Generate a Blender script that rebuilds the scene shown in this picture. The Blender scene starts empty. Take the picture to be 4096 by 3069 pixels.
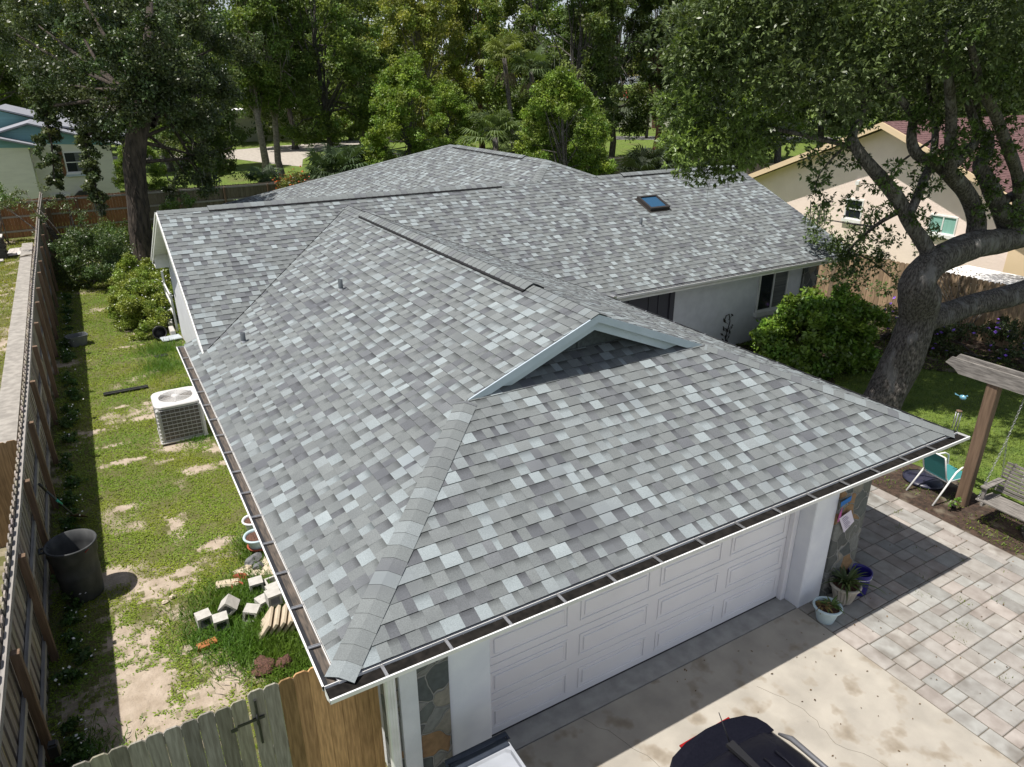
import bpy, math, random
import numpy as np
from mathutils import Vector, Matrix, noise
PI = math.pi
sc = bpy.context.scene
# ------------------------------------------------------------------ camera, sky, sun, exposure
cam = bpy.data.cameras.new("camera"); camo = bpy.data.objects.new("camera", cam); sc.collection.objects.link(camo)
yaw, pit, rol = 0.52558, 0.40217, -0.0038
fw = Vector((math.sin(yaw)*math.cos(pit), math.cos(yaw)*math.cos(pit), -math.sin(pit)))
rt = Vector((math.cos(yaw), -math.sin(yaw), 0)); up = rt.cross(fw)
r2 = rt*math.cos(rol)+up*math.sin(rol); u2 = up*math.cos(rol)-rt*math.sin(rol)
camo.matrix_world = Matrix(((r2.x,u2.x,-fw.x,-1.0098),(r2.y,u2.y,-fw.y,-4.6744),(r2.z,u2.z,-fw.z,7.0874),(0,0,0,1)))
cam.sensor_width = 36; cam.lens = 24.99; cam.clip_start = .05; cam.clip_end = 2000
sc.camera = camo
SUN_DX, SUN_DY = .405, -.03          # shadow offset per metre of height
world = bpy.data.worlds.new("World"); sc.world = world; world.use_nodes = True
nt = world.node_tree; bg = nt.nodes["Background"]; sky = nt.nodes.new("ShaderNodeTexSky"); sky.sky_type = 'NISHITA'; sky.sun_disc = False
sky.sun_elevation = math.atan(1/math.hypot(SUN_DX, SUN_DY)); sky.sun_rotation = math.atan2(-SUN_DX, -SUN_DY)
sky.dust_density = 2.0; sky.air_density = 1.0
wtc = nt.nodes.new("ShaderNodeTexCoord"); wsp = nt.nodes.new("ShaderNodeSeparateXYZ"); nt.links.new(wtc.outputs["Generated"], wsp.inputs[0])
wn = nt.nodes.new("ShaderNodeTexNoise"); wn.inputs["Scale"].default_value = 3; wn.inputs["Detail"].default_value = 8; nt.links.new(wtc.outputs["Generated"], wn.inputs[0])
wr = nt.nodes.new("ShaderNodeMapRange"); wr.inputs[1].default_value = .25; wr.inputs[2].default_value = .75; wr.inputs[3].default_value = 1.25; wr.inputs[4].default_value = 0; nt.links.new(wsp.outputs[2], wr.inputs[0])
wr2 = nt.nodes.new("ShaderNodeMapRange"); wr2.inputs[1].default_value = .38; wr2.inputs[2].default_value = .58; nt.links.new(wn.outputs[0], wr2.inputs[0])
wm = nt.nodes.new("ShaderNodeMath"); wm.operation = 'MULTIPLY'; wm.use_clamp = True; nt.links.new(wr.outputs[0], wm.inputs[0]); nt.links.new(wr2.outputs[0], wm.inputs[1])
wx = nt.nodes.new("ShaderNodeMix"); wx.data_type = 'RGBA'; nt.links.new(wm.outputs[0], wx.inputs[0]); nt.links.new(sky.outputs[0], wx.inputs[6]); wx.inputs[7].default_value = (11,11.8,13,1)
nt.links.new(wx.outputs[2], bg.inputs[0]); bg.inputs[1].default_value = .055
sl = bpy.data.lights.new("sun", 'SUN'); sl.energy = 4.3; sl.angle = math.radians(.53); sl.color = (1, .95, .88)
so = bpy.data.objects.new("sun", sl); sc.collection.objects.link(so)
so.rotation_euler = Vector((SUN_DX, SUN_DY, -1)).to_track_quat('-Z', 'Y').to_euler(); so.location = (-30, 5, 60)
sc.view_settings.view_transform = 'Standard'; sc.view_settings.look = 'None'; sc.view_settings.exposure = .5; sc.view_settings.gamma = 1
sc.render.engine = 'CYCLES'
sc.cycles.max_bounces = 6; sc.cycles.diffuse_bounces = 3; sc.cycles.glossy_bounces = 2; sc.cycles.transmission_bounces = 4; sc.cycles.transparent_max_bounces = 4
sc.cycles.use_denoising = True
C = sc.collection
rng = np.random.default_rng(7); random.seed(7)

# ------------------------------------------------------------------ materials
MATS = {}
def mk(name, c1, c2=None, scale=8, detail=5, rough=.8, bump=0, bscale=40, attr=False, stretch=None, spec=.3, metal=0, c3=None, s3=2, c4=None, s4=3, lo=.35, hi=.65, dist=.02, transl=0, coat=0):
    m = bpy.data.materials.new(name); m.use_nodes = True; n = m.node_tree; N = n.nodes; L = n.links
    p = N["Principled BSDF"]; p.inputs["Roughness"].default_value = rough; p.inputs["Metallic"].default_value = metal
    p.inputs["Specular IOR Level"].default_value = spec
    if coat: p.inputs["Coat Weight"].default_value = coat
    tc = N.new("ShaderNodeTexCoord"); mp = N.new("ShaderNodeMapping"); L.new(tc.outputs["Object"], mp.inputs[0])
    if stretch: mp.inputs["Scale"].default_value = stretch
    def noi(s, d=detail):
        t = N.new("ShaderNodeTexNoise"); t.inputs["Scale"].default_value = s; t.inputs["Detail"].default_value = d; L.new(mp.outputs[0], t.inputs[0]); return t
    def mix(a, b, f, mode='MIX'):
        x = N.new("ShaderNodeMix"); x.data_type = 'RGBA'; x.blend_type = mode
        for s, v in ((x.inputs[0], f), (x.inputs[6], a), (x.inputs[7], b)):
            if hasattr(v, "links"): L.new(v, s)
            else: s.default_value = v if isinstance(v, (int, float)) else (*v, 1)
        return x.outputs[2]
    def ramp(src, a, b):
        r = N.new("ShaderNodeMapRange"); r.inputs[1].default_value = a; r.inputs[2].default_value = b; L.new(src, r.inputs[0]); return r.outputs[0]
    col = c1
    if c2 is not None: col = mix(c1, c2, ramp(noi(scale).outputs[0], lo, hi))
    if c3 is not None: col = mix(col if not isinstance(col, tuple) else c1, c3, ramp(noi(s3, 3).outputs[0], .55, .68))
    if c4 is not None: col = mix(col, c4, ramp(noi(s4, 7).outputs[0], .56, .78))
    if attr:
        a = N.new("ShaderNodeAttribute"); a.attribute_name = "Col"; col = mix(col, a.outputs[0], 1.0, 'MULTIPLY')
    if isinstance(col, tuple): p.inputs["Base Color"].default_value = (*col, 1)
    else: L.new(col, p.inputs["Base Color"])
    if bump:
        b = N.new("ShaderNodeBump"); b.inputs["Strength"].default_value = bump; b.inputs["Distance"].default_value = dist
        L.new(noi(bscale).outputs[0], b.inputs["Height"]); L.new(b.outputs[0], p.inputs["Normal"])
    if transl:
        t = N.new("ShaderNodeBsdfTranslucent"); ms = N.new("ShaderNodeMixShader"); ms.inputs[0].default_value = transl
        if isinstance(col, tuple): t.inputs[0].default_value = (*col, 1)
        else:
            g = mix(col, (1.35, 1.4, .65), 1.0, 'MULTIPLY'); L.new(g, t.inputs[0])
        L.new(p.outputs[0], ms.inputs[1]); L.new(t.outputs[0], ms.inputs[2]); L.new(ms.outputs[0], N["Material Output"].inputs[0])
    MATS[name] = m; return m
mk("shingle", (.84,.84,.84), (1.16,1.16,1.16), scale=90, detail=6, rough=.95, attr=True, bump=.5, bscale=320, dist=.004, spec=.15, c3=(.9,.9,.92), s3=1.2, lo=.3, hi=.7)
mk("shingle_red", (.17,.075,.07), (.24,.11,.10), scale=6, rough=.95, attr=True, spec=.15)
mk("white_paint", (.78,.80,.84), (.70,.72,.78), scale=3, rough=.6, bump=.12, bscale=60, dist=.01)
mk("stucco_grey", (.66,.675,.71), (.59,.605,.64), scale=4, rough=.85, bump=.4, bscale=45, dist=.015)
mk("white_metal", (.80,.80,.79), (.70,.70,.68), scale=5, rough=.4, spec=.5)
mk("trim_blue", (.47,.54,.60), (.42,.49,.55), scale=4, rough=.5)
mk("door_white", (.84,.83,.86), (.80,.79,.82), scale=2, rough=.35, spec=.5)
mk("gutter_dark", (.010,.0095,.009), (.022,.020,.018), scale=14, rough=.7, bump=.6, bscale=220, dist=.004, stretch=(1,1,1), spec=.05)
mk("gutter_wood", (.13,.105,.085), (.05,.045,.04), scale=10, rough=.8, stretch=(6,.6,1))
mk("zinc", (.55,.55,.55), (.40,.40,.41), scale=20, rough=.35, metal=.7)
mk("pipe_grey", (.085,.10,.115), (.06,.07,.08), scale=20, rough=.7)
mk("black_plastic", (.018,.018,.02), (.03,.03,.032), scale=10, rough=.45, spec=.5)
mk("black_vent", (.010,.010,.011), None, rough=.7)
mk("concrete", (.40,.37,.32), (.31,.288,.25), scale=2.2, detail=9, rough=.9, bump=.35, bscale=90, dist=.006, c3=(.30,.25,.185), s3=2.6, c4=(.19,.172,.145), s4=2.6)
mk("concrete_apron", (.36,.355,.34), (.27,.265,.255), scale=5, detail=8, rough=.9, bump=.3, bscale=60, dist=.006)
mk("concrete_grey", (.35,.33,.30), (.24,.225,.205), scale=6, detail=8, rough=.92, bump=.4, bscale=60, dist=.01)
mk("block", (.50,.485,.455), (.42,.405,.375), scale=14, detail=6, rough=.95, bump=.6, bscale=90, dist=.01)
mk("slab_cream", (.56,.48,.37), (.48,.40,.30), scale=8, rough=.9, bump=.4, bscale=60, dist=.01)
mk("paver", (.97,1,.99), (.74,.74,.72), scale=5, detail=7, rough=.9, attr=True, bump=.4, bscale=80, dist=.005, c3=(.50,.48,.45), s3=1.7)
mk("joint", (.10,.09,.075), (.15,.13,.10), scale=8, rough=1)
mk("wood_weathered", (1,1,1), (.62,.60,.58), scale=5, detail=8, rough=.9, attr=True, stretch=(9,9,.8), bump=.4, bscale=14, dist=.004)
mk("wood_rail", (.33,.31,.29), (.23,.215,.20), scale=5, rough=.9, stretch=(8,.7,8), bump=.3, bscale=12, dist=.004)
mk("wood_post", (.20,.135,.09), (.125,.082,.055), scale=4, rough=.85, stretch=(9,9,.6), bump=.35, bscale=12, dist=.004)
mk("wood_grey", (.27,.25,.23), (.13,.12,.11), scale=5, rough=.9, stretch=(6,1,8), bump=.5, bscale=14, dist=.006)
mk("bark", (.165,.15,.135), (.05,.044,.039), scale=19, detail=10, rough=.95, stretch=(1.5,1.5,.55), bump=1, bscale=22, dist=.07, c3=(.21,.20,.19), s3=3, lo=.38, hi=.62)
mk("bark_dark", (.085,.068,.055), (.03,.025,.022), scale=6, detail=7, rough=.95, stretch=(1.6,1.6,.4), bump=1, bscale=7, dist=.06)
mk("bark_pale", (.30,.265,.22), (.15,.13,.105), scale=5, detail=6, rough=.95, stretch=(1,1,1.8), bump=.7, bscale=8, dist=.04)
mk("bark_red", (.17,.095,.07), (.09,.05,.035), scale=5, detail=6, rough=.95, stretch=(2,2,.8), bump=.8, bscale=8, dist=.04)
mk("leaf", (1,1,1), None, rough=.38, spec=.42, attr=True, transl=.22)
mk("leaf_matte", (1,1,1), None, rough=.5, spec=.35, attr=True, transl=.3)
mk("blade", (1,1,1), None, rough=.55, spec=.3, attr=True, transl=.25)
mk("moss", (.20,.215,.17), (.13,.14,.11), scale=6, rough=1, transl=.2)
mk("soil", (1,1,1), (.78,.76,.73), scale=5, detail=8, rough=1, attr=True, bump=.7, bscale=22, dist=.03)
mk("grass_far", (.16,.22,.040), (.09,.14,.027), scale=3, detail=8, rough=1, bump=1, bscale=30, dist=.05, c3=(.13,.15,.045), s3=.25)
mk("gravel", (.46,.42,.37), (.34,.31,.27), scale=3, detail=8, rough=1, bump=.4, bscale=30)
mk("asphalt", (.22,.21,.20), (.17,.165,.16), scale=2, rough=.9)
mk("mulch", (.085,.055,.04), (.035,.026,.02), scale=16, detail=8, rough=1, bump=1, bscale=40, dist=.03, c3=(.16,.135,.10), s3=2.5)
mk("mulch_red", (.17,.09,.065), (.06,.035,.028), scale=50, detail=6, rough=1, bump=1, bscale=60, dist=.02)
mk("glass_dark", (.02,.025,.03), None, rough=.08, spec=.8)
mk("glass_sky", (.03,.09,.17), None, rough=.05, spec=1)
mk("blind", (.16,.17,.17), (.09,.10,.10), scale=2, rough=.4, stretch=(.2,.2,14))
mk("bronze", (.035,.030,.027), None, rough=.5, spec=.4)
mk("ac_metal", (.58,.575,.57), (.52,.515,.51), scale=3, rough=.45, spec=.4)
mk("ac_fin", (.19,.17,.15), (.10,.09,.08), scale=6, rough=.7, stretch=(18,18,.3))
mk("pink_wall", (.88,.735,.665), (.83,.69,.62), scale=2, rough=.9, bump=.35, bscale=14, dist=.02)
mk("tan_trim", (.72,.56,.37), None, rough=.7)
mk("cream_wall", (.74,.73,.62), (.68,.67,.57), scale=1.5, rough=.9, bump=.3, bscale=10, dist=.02, stretch=(1,1,4))
mk("teal_siding", (.20,.38,.41), (.16,.31,.34), scale=2, rough=.7, stretch=(.2,.2,16))
mk("far_wall", (.62,.60,.56), None, rough=.8)
mk("red_paint", (.35,.04,.03), None, rough=.6)
mk("brown_shutter", (.17,.085,.04), None, rough=.7)
mk("charcoal_wall", (.07,.07,.085), None, rough=.6)
mk("teal_mesh", (.06,.27,.27), (.05,.23,.235), scale=200, rough=.6, transl=.15)
mk("chair_white", (.78,.78,.76), None, rough=.35, spec=.5)
mk("lid_dark", (.018,.02,.045), (.04,.04,.06), scale=7, rough=.35, spec=.5)
mk("bucket_purple", (.022,.016,.19), None, rough=.35, spec=.5)
mk("pot_cream", (.46,.42,.36), (.36,.33,.28), scale=9, rough=.7)
mk("pot_blue", (.50,.62,.66), (.45,.57,.62), scale=6, rough=.5)
mk("pot_red", (.35,.09,.045), (.27,.07,.04), scale=9, rough=.7)
mk("brick", (.42,.17,.06), (.30,.12,.05), scale=9, rough=.9)
mk("rock", (.20,.205,.21), (.11,.115,.12), scale=9, rough=.9, bump=.6, bscale=12, dist=.03)
mk("paper", (.72,.66,.76), None, rough=.6)
mk("paper_ink", (.18,.15,.24), None, rough=.7)
mk("pink_print", (.45,.10,.30), None, rough=.6)
mk("tape_blue", (.02,.16,.48), None, rough=.6)
mk("petal", (.25,.11,.62), (.32,.17,.70), scale=5, rough=.6)
mk("petal_white", (.75,.75,.72), None, rough=.7)
mk("petal_orange", (.45,.10,.03), None, rough=.7)
mk("car_black", (.004,.004,.008), (.007,.007,.012), scale=60, rough=.35, spec=.25, coat=.06)
mk("car_trim", (.016,.016,.018), None, rough=.5)
mk("car_rail", (.22,.22,.23), None, rough=.35, metal=.6)
mk("lamp_red", (.28,.01,.008), None, rough=.2, spec=.6)
mk("bin_dark", (.022,.03,.045), (.03,.038,.055), scale=12, rough=.55)
mk("bin_lid", (.34,.36,.40), (.29,.31,.34), scale=5, rough=.5)
mk("trash_grey", (.042,.045,.048), (.075,.078,.08), scale=7, rough=.7, stretch=(1,1,.5))
mk("tub_grey", (.13,.14,.15), (.10,.11,.12), scale=8, rough=.5)
mk("lid_pale", (.42,.46,.49), (.36,.40,.43), scale=8, rough=.6)
mk("handle_green", (.05,.42,.34), None, rough=.5)
mk("tarp", (.62,.59,.56), (.45,.42,.39), scale=4, rough=.9, bump=.8, bscale=6, dist=.08)
mk("stack_dark", (.10,.095,.09), (.04,.04,.04), scale=3, rough=.9, stretch=(.3,.3,20))
mk("mint_shutter", (.22,.42,.36), (.26,.48,.42), scale=3, rough=.6, stretch=(1,12,.3))
mk("bird_glass", (.15,.35,.45), None, rough=.15, spec=.8)
# stone veneer: irregular stones in pale mortar
m = bpy.data.materials.new("stone_veneer"); m.use_nodes = True; n = m.node_tree; N = n.nodes; L = n.links; P = N["Principled BSDF"]; P.inputs["Roughness"].default_value = .85
tc = N.new("ShaderNodeTexCoord"); ns = N.new("ShaderNodeTexNoise"); ns.inputs["Scale"].default_value = 2.2; L.new(tc.outputs["Object"], ns.inputs[0])
va = N.new("ShaderNodeVectorMath"); va.operation = 'MULTIPLY_ADD'; va.inputs[1].default_value = (.35,.35,.35); L.new(ns.outputs[1], va.inputs[0]); L.new(tc.outputs["Object"], va.inputs[2])
mpn = N.new("ShaderNodeMapping"); mpn.inputs["Scale"].default_value = (4.2,4.2,3.6); L.new(va.outputs[0], mpn.inputs[0])
v1 = N.new("ShaderNodeTexVoronoi"); v1.feature = 'DISTANCE_TO_EDGE'; v1.inputs["Scale"].default_value = 1; L.new(mpn.outputs[0], v1.inputs[0])
v2 = N.new("ShaderNodeTexVoronoi"); v2.inputs["Scale"].default_value = 1; L.new(mpn.outputs[0], v2.inputs[0])
cr = N.new("ShaderNodeValToRGB"); cr.color_ramp.interpolation = 'CONSTANT'; sp = N.new("ShaderNodeSeparateColor"); L.new(v2.outputs["Color"], sp.inputs[0]); L.new(sp.outputs[0], cr.inputs[0])
cols = [(.10,.11,.105),(.17,.175,.165),(.075,.085,.085),(.22,.205,.17),(.13,.135,.12),(.25,.155,.08),(.19,.19,.18),(.09,.095,.09)]
cr.color_ramp.elements[0].color = (*cols[0],1); cr.color_ramp.elements[1].position = 1/8; cr.color_ramp.elements[1].color = (*cols[1],1)
for i in range(2, 8): e = cr.color_ramp.elements.new(i/8); e.color = (*cols[i],1)
n2 = N.new("ShaderNodeTexNoise"); n2.inputs["Scale"].default_value = 16; n2.inputs["Detail"].default_value = 8; L.new(tc.outputs["Object"], n2.inputs[0])
mr2 = N.new("ShaderNodeMapRange"); mr2.inputs[3].default_value = .55; mr2.inputs[4].default_value = 1.5; L.new(n2.outputs[0], mr2.inputs[0])
mm = N.new("ShaderNodeMix"); mm.data_type = 'RGBA'; mm.blend_type = 'MULTIPLY'; mm.inputs[0].default_value = 1; L.new(cr.outputs[0], mm.inputs[6]); L.new(mr2.outputs[0], mm.inputs[7])
mr = N.new("ShaderNodeMapRange"); mr.inputs[1].default_value = .02; mr.inputs[2].default_value = .045; L.new(v1.outputs[0], mr.inputs[0])
mx = N.new("ShaderNodeMix"); mx.data_type = 'RGBA'; L.new(mr.outputs[0], mx.inputs[0]); mx.inputs[6].default_value = (.24,.24,.23,1); L.new(mm.outputs[2], mx.inputs[7]); L.new(mx.outputs[2], P.inputs["Base Color"])
b = N.new("ShaderNodeBump"); b.inputs["Distance"].default_value = .03; b.inputs["Strength"].default_value = .9
ad = N.new("ShaderNodeMath"); ad.operation = 'MULTIPLY_ADD'; ad.inputs[1].default_value = .25; L.new(n2.outputs[0], ad.inputs[0]); L.new(mr.outputs[0], ad.inputs[2]); L.new(ad.outputs[0], b.inputs["Height"]); L.new(b.outputs[0], P.inputs["Normal"])
MATS["stone_veneer"] = m

# ------------------------------------------------------------------ mesh helpers
class MB:
    def __init__(s): s.v = []; s.f = []; s.c = []; s.sm = []
    def add(s, vs, fs, col=(1,1,1), smooth=False):
        o = len(s.v); s.v += [tuple(p) for p in vs]
        for f in fs: s.f.append(tuple(i+o for i in f)); s.c.append(col); s.sm.append(smooth)
    def box(s, c, d, rz=0, col=(1,1,1), rx=0, ry=0, bev=0):
        x, y, z = d[0]/2, d[1]/2, d[2]/2
        M = Matrix.Translation(c) @ Matrix.Rotation(rz,4,'Z') @ Matrix.Rotation(ry,4,'Y') @ Matrix.Rotation(rx,4,'X')
        if bev > 0:
            vs = []; q = bev
            for zz, k in ((-z,q),(-z+q,0),(z-q,0),(z,q)):
                ex, ey = x-k, y-k
                vs += [(-ex+q*(k==0),-ey,zz),(ex-q*(k==0),-ey,zz),(ex,-ey+q*(k==0),zz),(ex,ey-q*(k==0),zz),(ex-q*(k==0),ey,zz),(-ex+q*(k==0),ey,zz),(-ex,ey-q*(k==0),zz),(-ex,-ey+q*(k==0),zz)]
            fs = [tuple(range(7,-1,-1)), tuple(range(24,32))]
            for r in range(3):
                for i in range(8): j = (i+1) % 8; fs.append((r*8+i, r*8+j, r*8+8+j, r*8+8+i))
            s.add([M @ Vector(v) for v in vs], fs, col); return
        vs = [M @ Vector(v) for v in ((-x,-y,-z),(x,-y,-z),(x,y,-z),(-x,y,-z),(-x,-y,z),(x,-y,z),(x,y,z),(-x,y,z))]
        s.add(vs, [(3,2,1,0),(4,5,6,7),(0,1,5,4),(1,2,6,5),(2,3,7,6),(3,0,4,7)], col)
    def bx(s, x0,x1,y0,y1,z0,z1, col=(1,1,1), bev=0): s.box(((x0+x1)/2,(y0+y1)/2,(z0+z1)/2),(x1-x0,y1-y0,z1-z0),0,col,bev=bev)
    def tube(s, pts, rad, n=8, col=(1,1,1), smooth=True, cap=True, wob=0):
        pts = [Vector(p) for p in pts]
        if not hasattr(rad, '__len__'): rad = [rad]*len(pts)
        o = len(s.v); prev = None
        for i, p in enumerate(pts):
            t = (pts[min(i+1,len(pts)-1)]-pts[max(i-1,0)]).normalized()
            a = prev - t*prev.dot(t) if prev is not None else t.cross(Vector((0,0,1)) if abs(t.z) < .9 else Vector((1,0,0)))
            if a.length < 1e-6: a = t.orthogonal()
            a.normalize(); prev = a; b_ = t.cross(a)
            for k in range(n):
                w = 2*PI*k/n; rr = rad[i]*(1+(wob*noise.noise(Vector((p.x*1.3+math.cos(w),p.y*1.3+math.sin(w),p.z*1.3))) if wob else 0))
                s.v.append(tuple(p+a*math.cos(w)*rr+b_*math.sin(w)*rr))
        for i in range(len(pts)-1):
            for k in range(n):
                j = (k+1) % n; s.f.append((o+i*n+k, o+i*n+j, o+(i+1)*n+j, o+(i+1)*n+k)); s.c.append(col); s.sm.append(smooth)
        if cap:
            s.f.append(tuple(o+k for k in range(n-1,-1,-1))); s.c.append(col); s.sm.append(False)
            e = o+(len(pts)-1)*n; s.f.append(tuple(e+k for k in range(n))); s.c.append(col); s.sm.append(False)
    def lathe(s, prof, c=(0,0,0), n=24, col=(1,1,1), sx=1, sy=1, flute=0):
        o = len(s.v)
        for r, z in prof:
            for k in range(n):
                w = 2*PI*k/n; rr = r*(1+(flute*(1 if k % 2 else -1) if flute else 0)); s.v.append((c[0]+rr*math.cos(w)*sx, c[1]+rr*math.sin(w)*sy, c[2]+z))
        for i in range(len(prof)-1):
            for k in range(n):
                j = (k+1) % n; s.f.append((o+i*n+k,o+i*n+j,o+(i+1)*n+j,o+(i+1)*n+k)); s.c.append(col); s.sm.append(not flute)
    def poly(s, pts, col=(1,1,1)): s.add(pts, [tuple(range(len(pts)))], col)
    def prism(s, pts, off, col=(1,1,1)):     # planar polygon extruded by vector off
        n = len(pts); off = Vector(off); a = [Vector(p) for p in pts]
        s.add(a+[p+off for p in a], [tuple(range(n-1,-1,-1)), tuple(range(n,2*n))]+[(i,(i+1)%n,n+(i+1)%n,n+i) for i in range(n)], col)
    def build(s, name, mat, parent=None, shift=None):
        me = bpy.data.meshes.new(name); V = s.v
        if shift: V = [(a-shift[0],b-shift[1],c-shift[2]) for a,b,c in V]
        me.from_pydata(V, [], s.f)
        cnt = np.array([len(f) for f in s.f]); rows = []
        for f, c in zip(s.f, s.c): rows += c if isinstance(c, list) else [c[:3]]*len(f)
        cc = np.ones((len(rows),4), np.float32); cc[:,:3] = np.array(rows, np.float32)
        at = me.color_attributes.new("Col", 'FLOAT_COLOR', 'CORNER'); at.data.foreach_set("color", cc.ravel())
        me.polygons.foreach_set("use_smooth", s.sm); me.materials.append(MATS[mat]); me.update()
        o = bpy.data.objects.new(name, me); C.objects.link(o)
        if parent is not None: o.parent = parent
        if shift: o.location = Vector(shift)
        return o
def quads(name, V, col, mat, parent=None, smooth=False, nv=4):
    # V (N,nv,3) numpy, col (N,3)
    Nn = len(V); me = bpy.data.meshes.new(name); me.vertices.add(Nn*nv); me.vertices.foreach_set("co", V.astype(np.float32).ravel())
    me.loops.add(Nn*nv); me.loops.foreach_set("vertex_index", np.arange(Nn*nv, dtype=np.int32)); me.polygons.add(Nn)
    me.polygons.foreach_set("loop_start", np.arange(0, Nn*nv, nv, dtype=np.int32)); me.polygons.foreach_set("loop_total", np.full(Nn, nv, dtype=np.int32))
    me.update(calc_edges=True)
    cc = np.ones((Nn,4), np.float32); cc[:,:3] = col
    at = me.color_attributes.new("Col", 'FLOAT_COLOR', 'CORNER'); at.data.foreach_set("color", np.repeat(cc, nv, 0).ravel())
    me.materials.append(MATS[mat]); me.update()
    o = bpy.data.objects.new(name, me); C.objects.link(o)
    if parent is not None: o.parent = parent
    return o
def tag(o, label=None, cat=None, group=None, kind=None):
    if label: o['label'] = label
    if cat: o['category'] = cat
    if group: o['group'] = group
    if kind: o['kind'] = kind
    return o
def empty(name, loc, label, cat, group=None):
    o = bpy.data.objects.new(name, None); o.empty_display_size = .2; o.location = loc; C.objects.link(o); return tag(o, label, cat, group)
class Thing:     # an Empty at the base; parts are built in world coordinates and shifted
    def __init__(s, name, loc, label, cat, group=None): s.o = empty(name, loc, label, cat, group); s.loc = Vector(loc)
    def part(s, mb, name, mat, parent=None):
        o = mb.build(name, mat)
        if parent is None: o.parent = s.o; o.location = -s.loc
        else: o.parent = parent
        return o
    def adopt(s, o): o.parent = s.o; o.location = -s.loc; return o
def copy_tree(o, parent=None):
    c = o.copy(); C.objects.link(c)
    if parent is not None: c.parent = parent
    for ch in list(o.children): copy_tree(ch, c)
    return c
def single(mb, name, mat, label=None, cat=None, group=None, kind=None): return tag(mb.build(name, mat), label, cat, group, kind)

def leaves(cent, size, elong=2.0, up=.25, seed=0, nrm=None):
    # folded rhombus leaf at each centre
    r = np.random.default_rng(seed); n = len(cent)
    a = r.normal(size=(n,3)); a /= np.linalg.norm(a,axis=1)[:,None]
    b = r.normal(size=(n,3)); b[:,2] += up*3*np.sign(b[:,2]+.4); 
    if nrm is not None: b += nrm*1.2
    b -= a*np.sum(a*b,1)[:,None]; b /= np.linalg.norm(b,axis=1)[:,None]+1e-9; w = np.cross(a,b)
    s = (size*r.uniform(.6,1.35,n))[:,None]
    V = np.stack([cent-a*s*.5, cent+w*s*.5/elong, cent+a*s*.5, cent-w*s*.5/elong],1)
    return V
def clump_pts(c, r, n, seed, squash=1.0, hollow=.45):
    g = np.random.default_rng(seed); d = g.normal(size=(n,3)); d /= np.linalg.norm(d,axis=1)[:,None]
    rad = (hollow+(1-hollow)*g.random(n)**.6)
    lump = 1+.30*np.sin(d[:,0]*5+seed)*np.cos(d[:,1]*4.3+seed*1.7)+.2*np.sin(d[:,2]*7+seed*.6)
    p = d*(rad*lump*r)[:,None]; p[:,2] *= squash
    p += g.normal(size=(n,3))*r*.07
    return p+np.array(c), d
def crown(clumps, size, per, base, seed=0, elong=2.0, var=.35, hollow=.45, squash=.85, yellow=.25):
    Vs = []; Cs = []; g = np.random.default_rng(seed)
    for i, c in enumerate(clumps):
        x, y, z, r = c[:4]; n = int(per*(r**2)); sq = c[4] if len(c) > 4 else squash
        # sub-clumps so the mass breaks up into sprays
        k = max(7, int(10*r)); subs, _ = clump_pts((x,y,z), r*.72, k, seed+i*13, sq, .35)
        for j, sc_ in enumerate(subs):
            rr = r*g.uniform(.30,.52); m = max(6, n//k); P_, d = clump_pts(sc_, rr, m, seed+i*71+j, .8, hollow)
            Vs.append(leaves(P_, size, elong, seed=seed+i*31+j*7, nrm=d))
            t = g.uniform(1-var,1+var); cc = np.array(base)*t*np.array([1+yellow*g.uniform(-.3,1),1,1])
            Cs.append(cc[None,:]*g.uniform(.7,1.35,(m,1)))
    return np.concatenate(Vs), np.concatenate(Cs)
def strands(mb, pts, n, ln, w=.05, seed=0, spread=.5):
    g = random.Random(seed)
    for _ in range(n):
        p = g.choice(pts); x = p[0]+g.uniform(-spread,spread); y = p[1]+g.uniform(-spread,spread); z = p[2]; l = ln*g.uniform(.4,1.2); a = g.uniform(0,PI)
        dx, dy = math.cos(a)*w, math.sin(a)*w; q = []
        for k in range(5):
            t = k/4; ww = (1-t*.9)*(.6+.5*math.sin(k*2+x)); ox = .06*math.sin(t*5+x*9)*l; q += [(x+ox-dx*ww, y-dy*ww, z-l*t),(x+ox+dx*ww, y+dy*ww, z-l*t)]
        mb.add(q, [(2*k,2*k+1,2*k+3,2*k+2) for k in range(4)])
# ------------------------------------------------------------------ ground, drive, pavers
def nz(x, y, s, o=0): return noise.noise(Vector((x*s+o, y*s-o, o*.37)))
PATCH = [(-1.75,3.4,.75,1.35),(-.9,3.0,.5,.45),(-1.2,5.7,.62,.42),(-1.9,6.3,.35,.3),(-.9,7.2,.22,.5),(-.15,9.2,.4,.22),(-1.35,10.3,.55,.12),(-.75,9.9,.3,.10),(-.95,12.4,.5,.16),(-1.7,11.2,.35,.12),(-.55,13.2,.55,.10),(.2,9.9,.3,.2),(-2.0,12.1,.4,.2),(-1.3,13.3,.3,.12),(-1.0,17.9,.5,.12),(-2.2,2.3,.6,.5),(-.95,22.5,.5,.35),(-1.6,8.4,.3,.15),(-.3,6.4,.4,.16)]
def bare(x, y):
    w = .30*nz(x,y,2.0,3)+.22*nz(x,y,5,7)+.32*nz(x,y,12,2); v = -1
    for a,b,rx,ry in PATCH:
        v = max(v, (.85 if b < 7 else .62)-math.hypot((x-a)/rx,(y-b)/ry)+w*2.2)
    return max(v, -.62+1.1*nz(x,y,.9,11)+.5*nz(x,y,4,5))
def bare_n(x, y):     # the neighbour's lawn beyond the fence
    return -.35+.9*nz(x,y*.8,.8,21)+.8*nz(x,y,3,9)+(.45 if x > -3.95 and y > 9 else 0)
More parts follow.
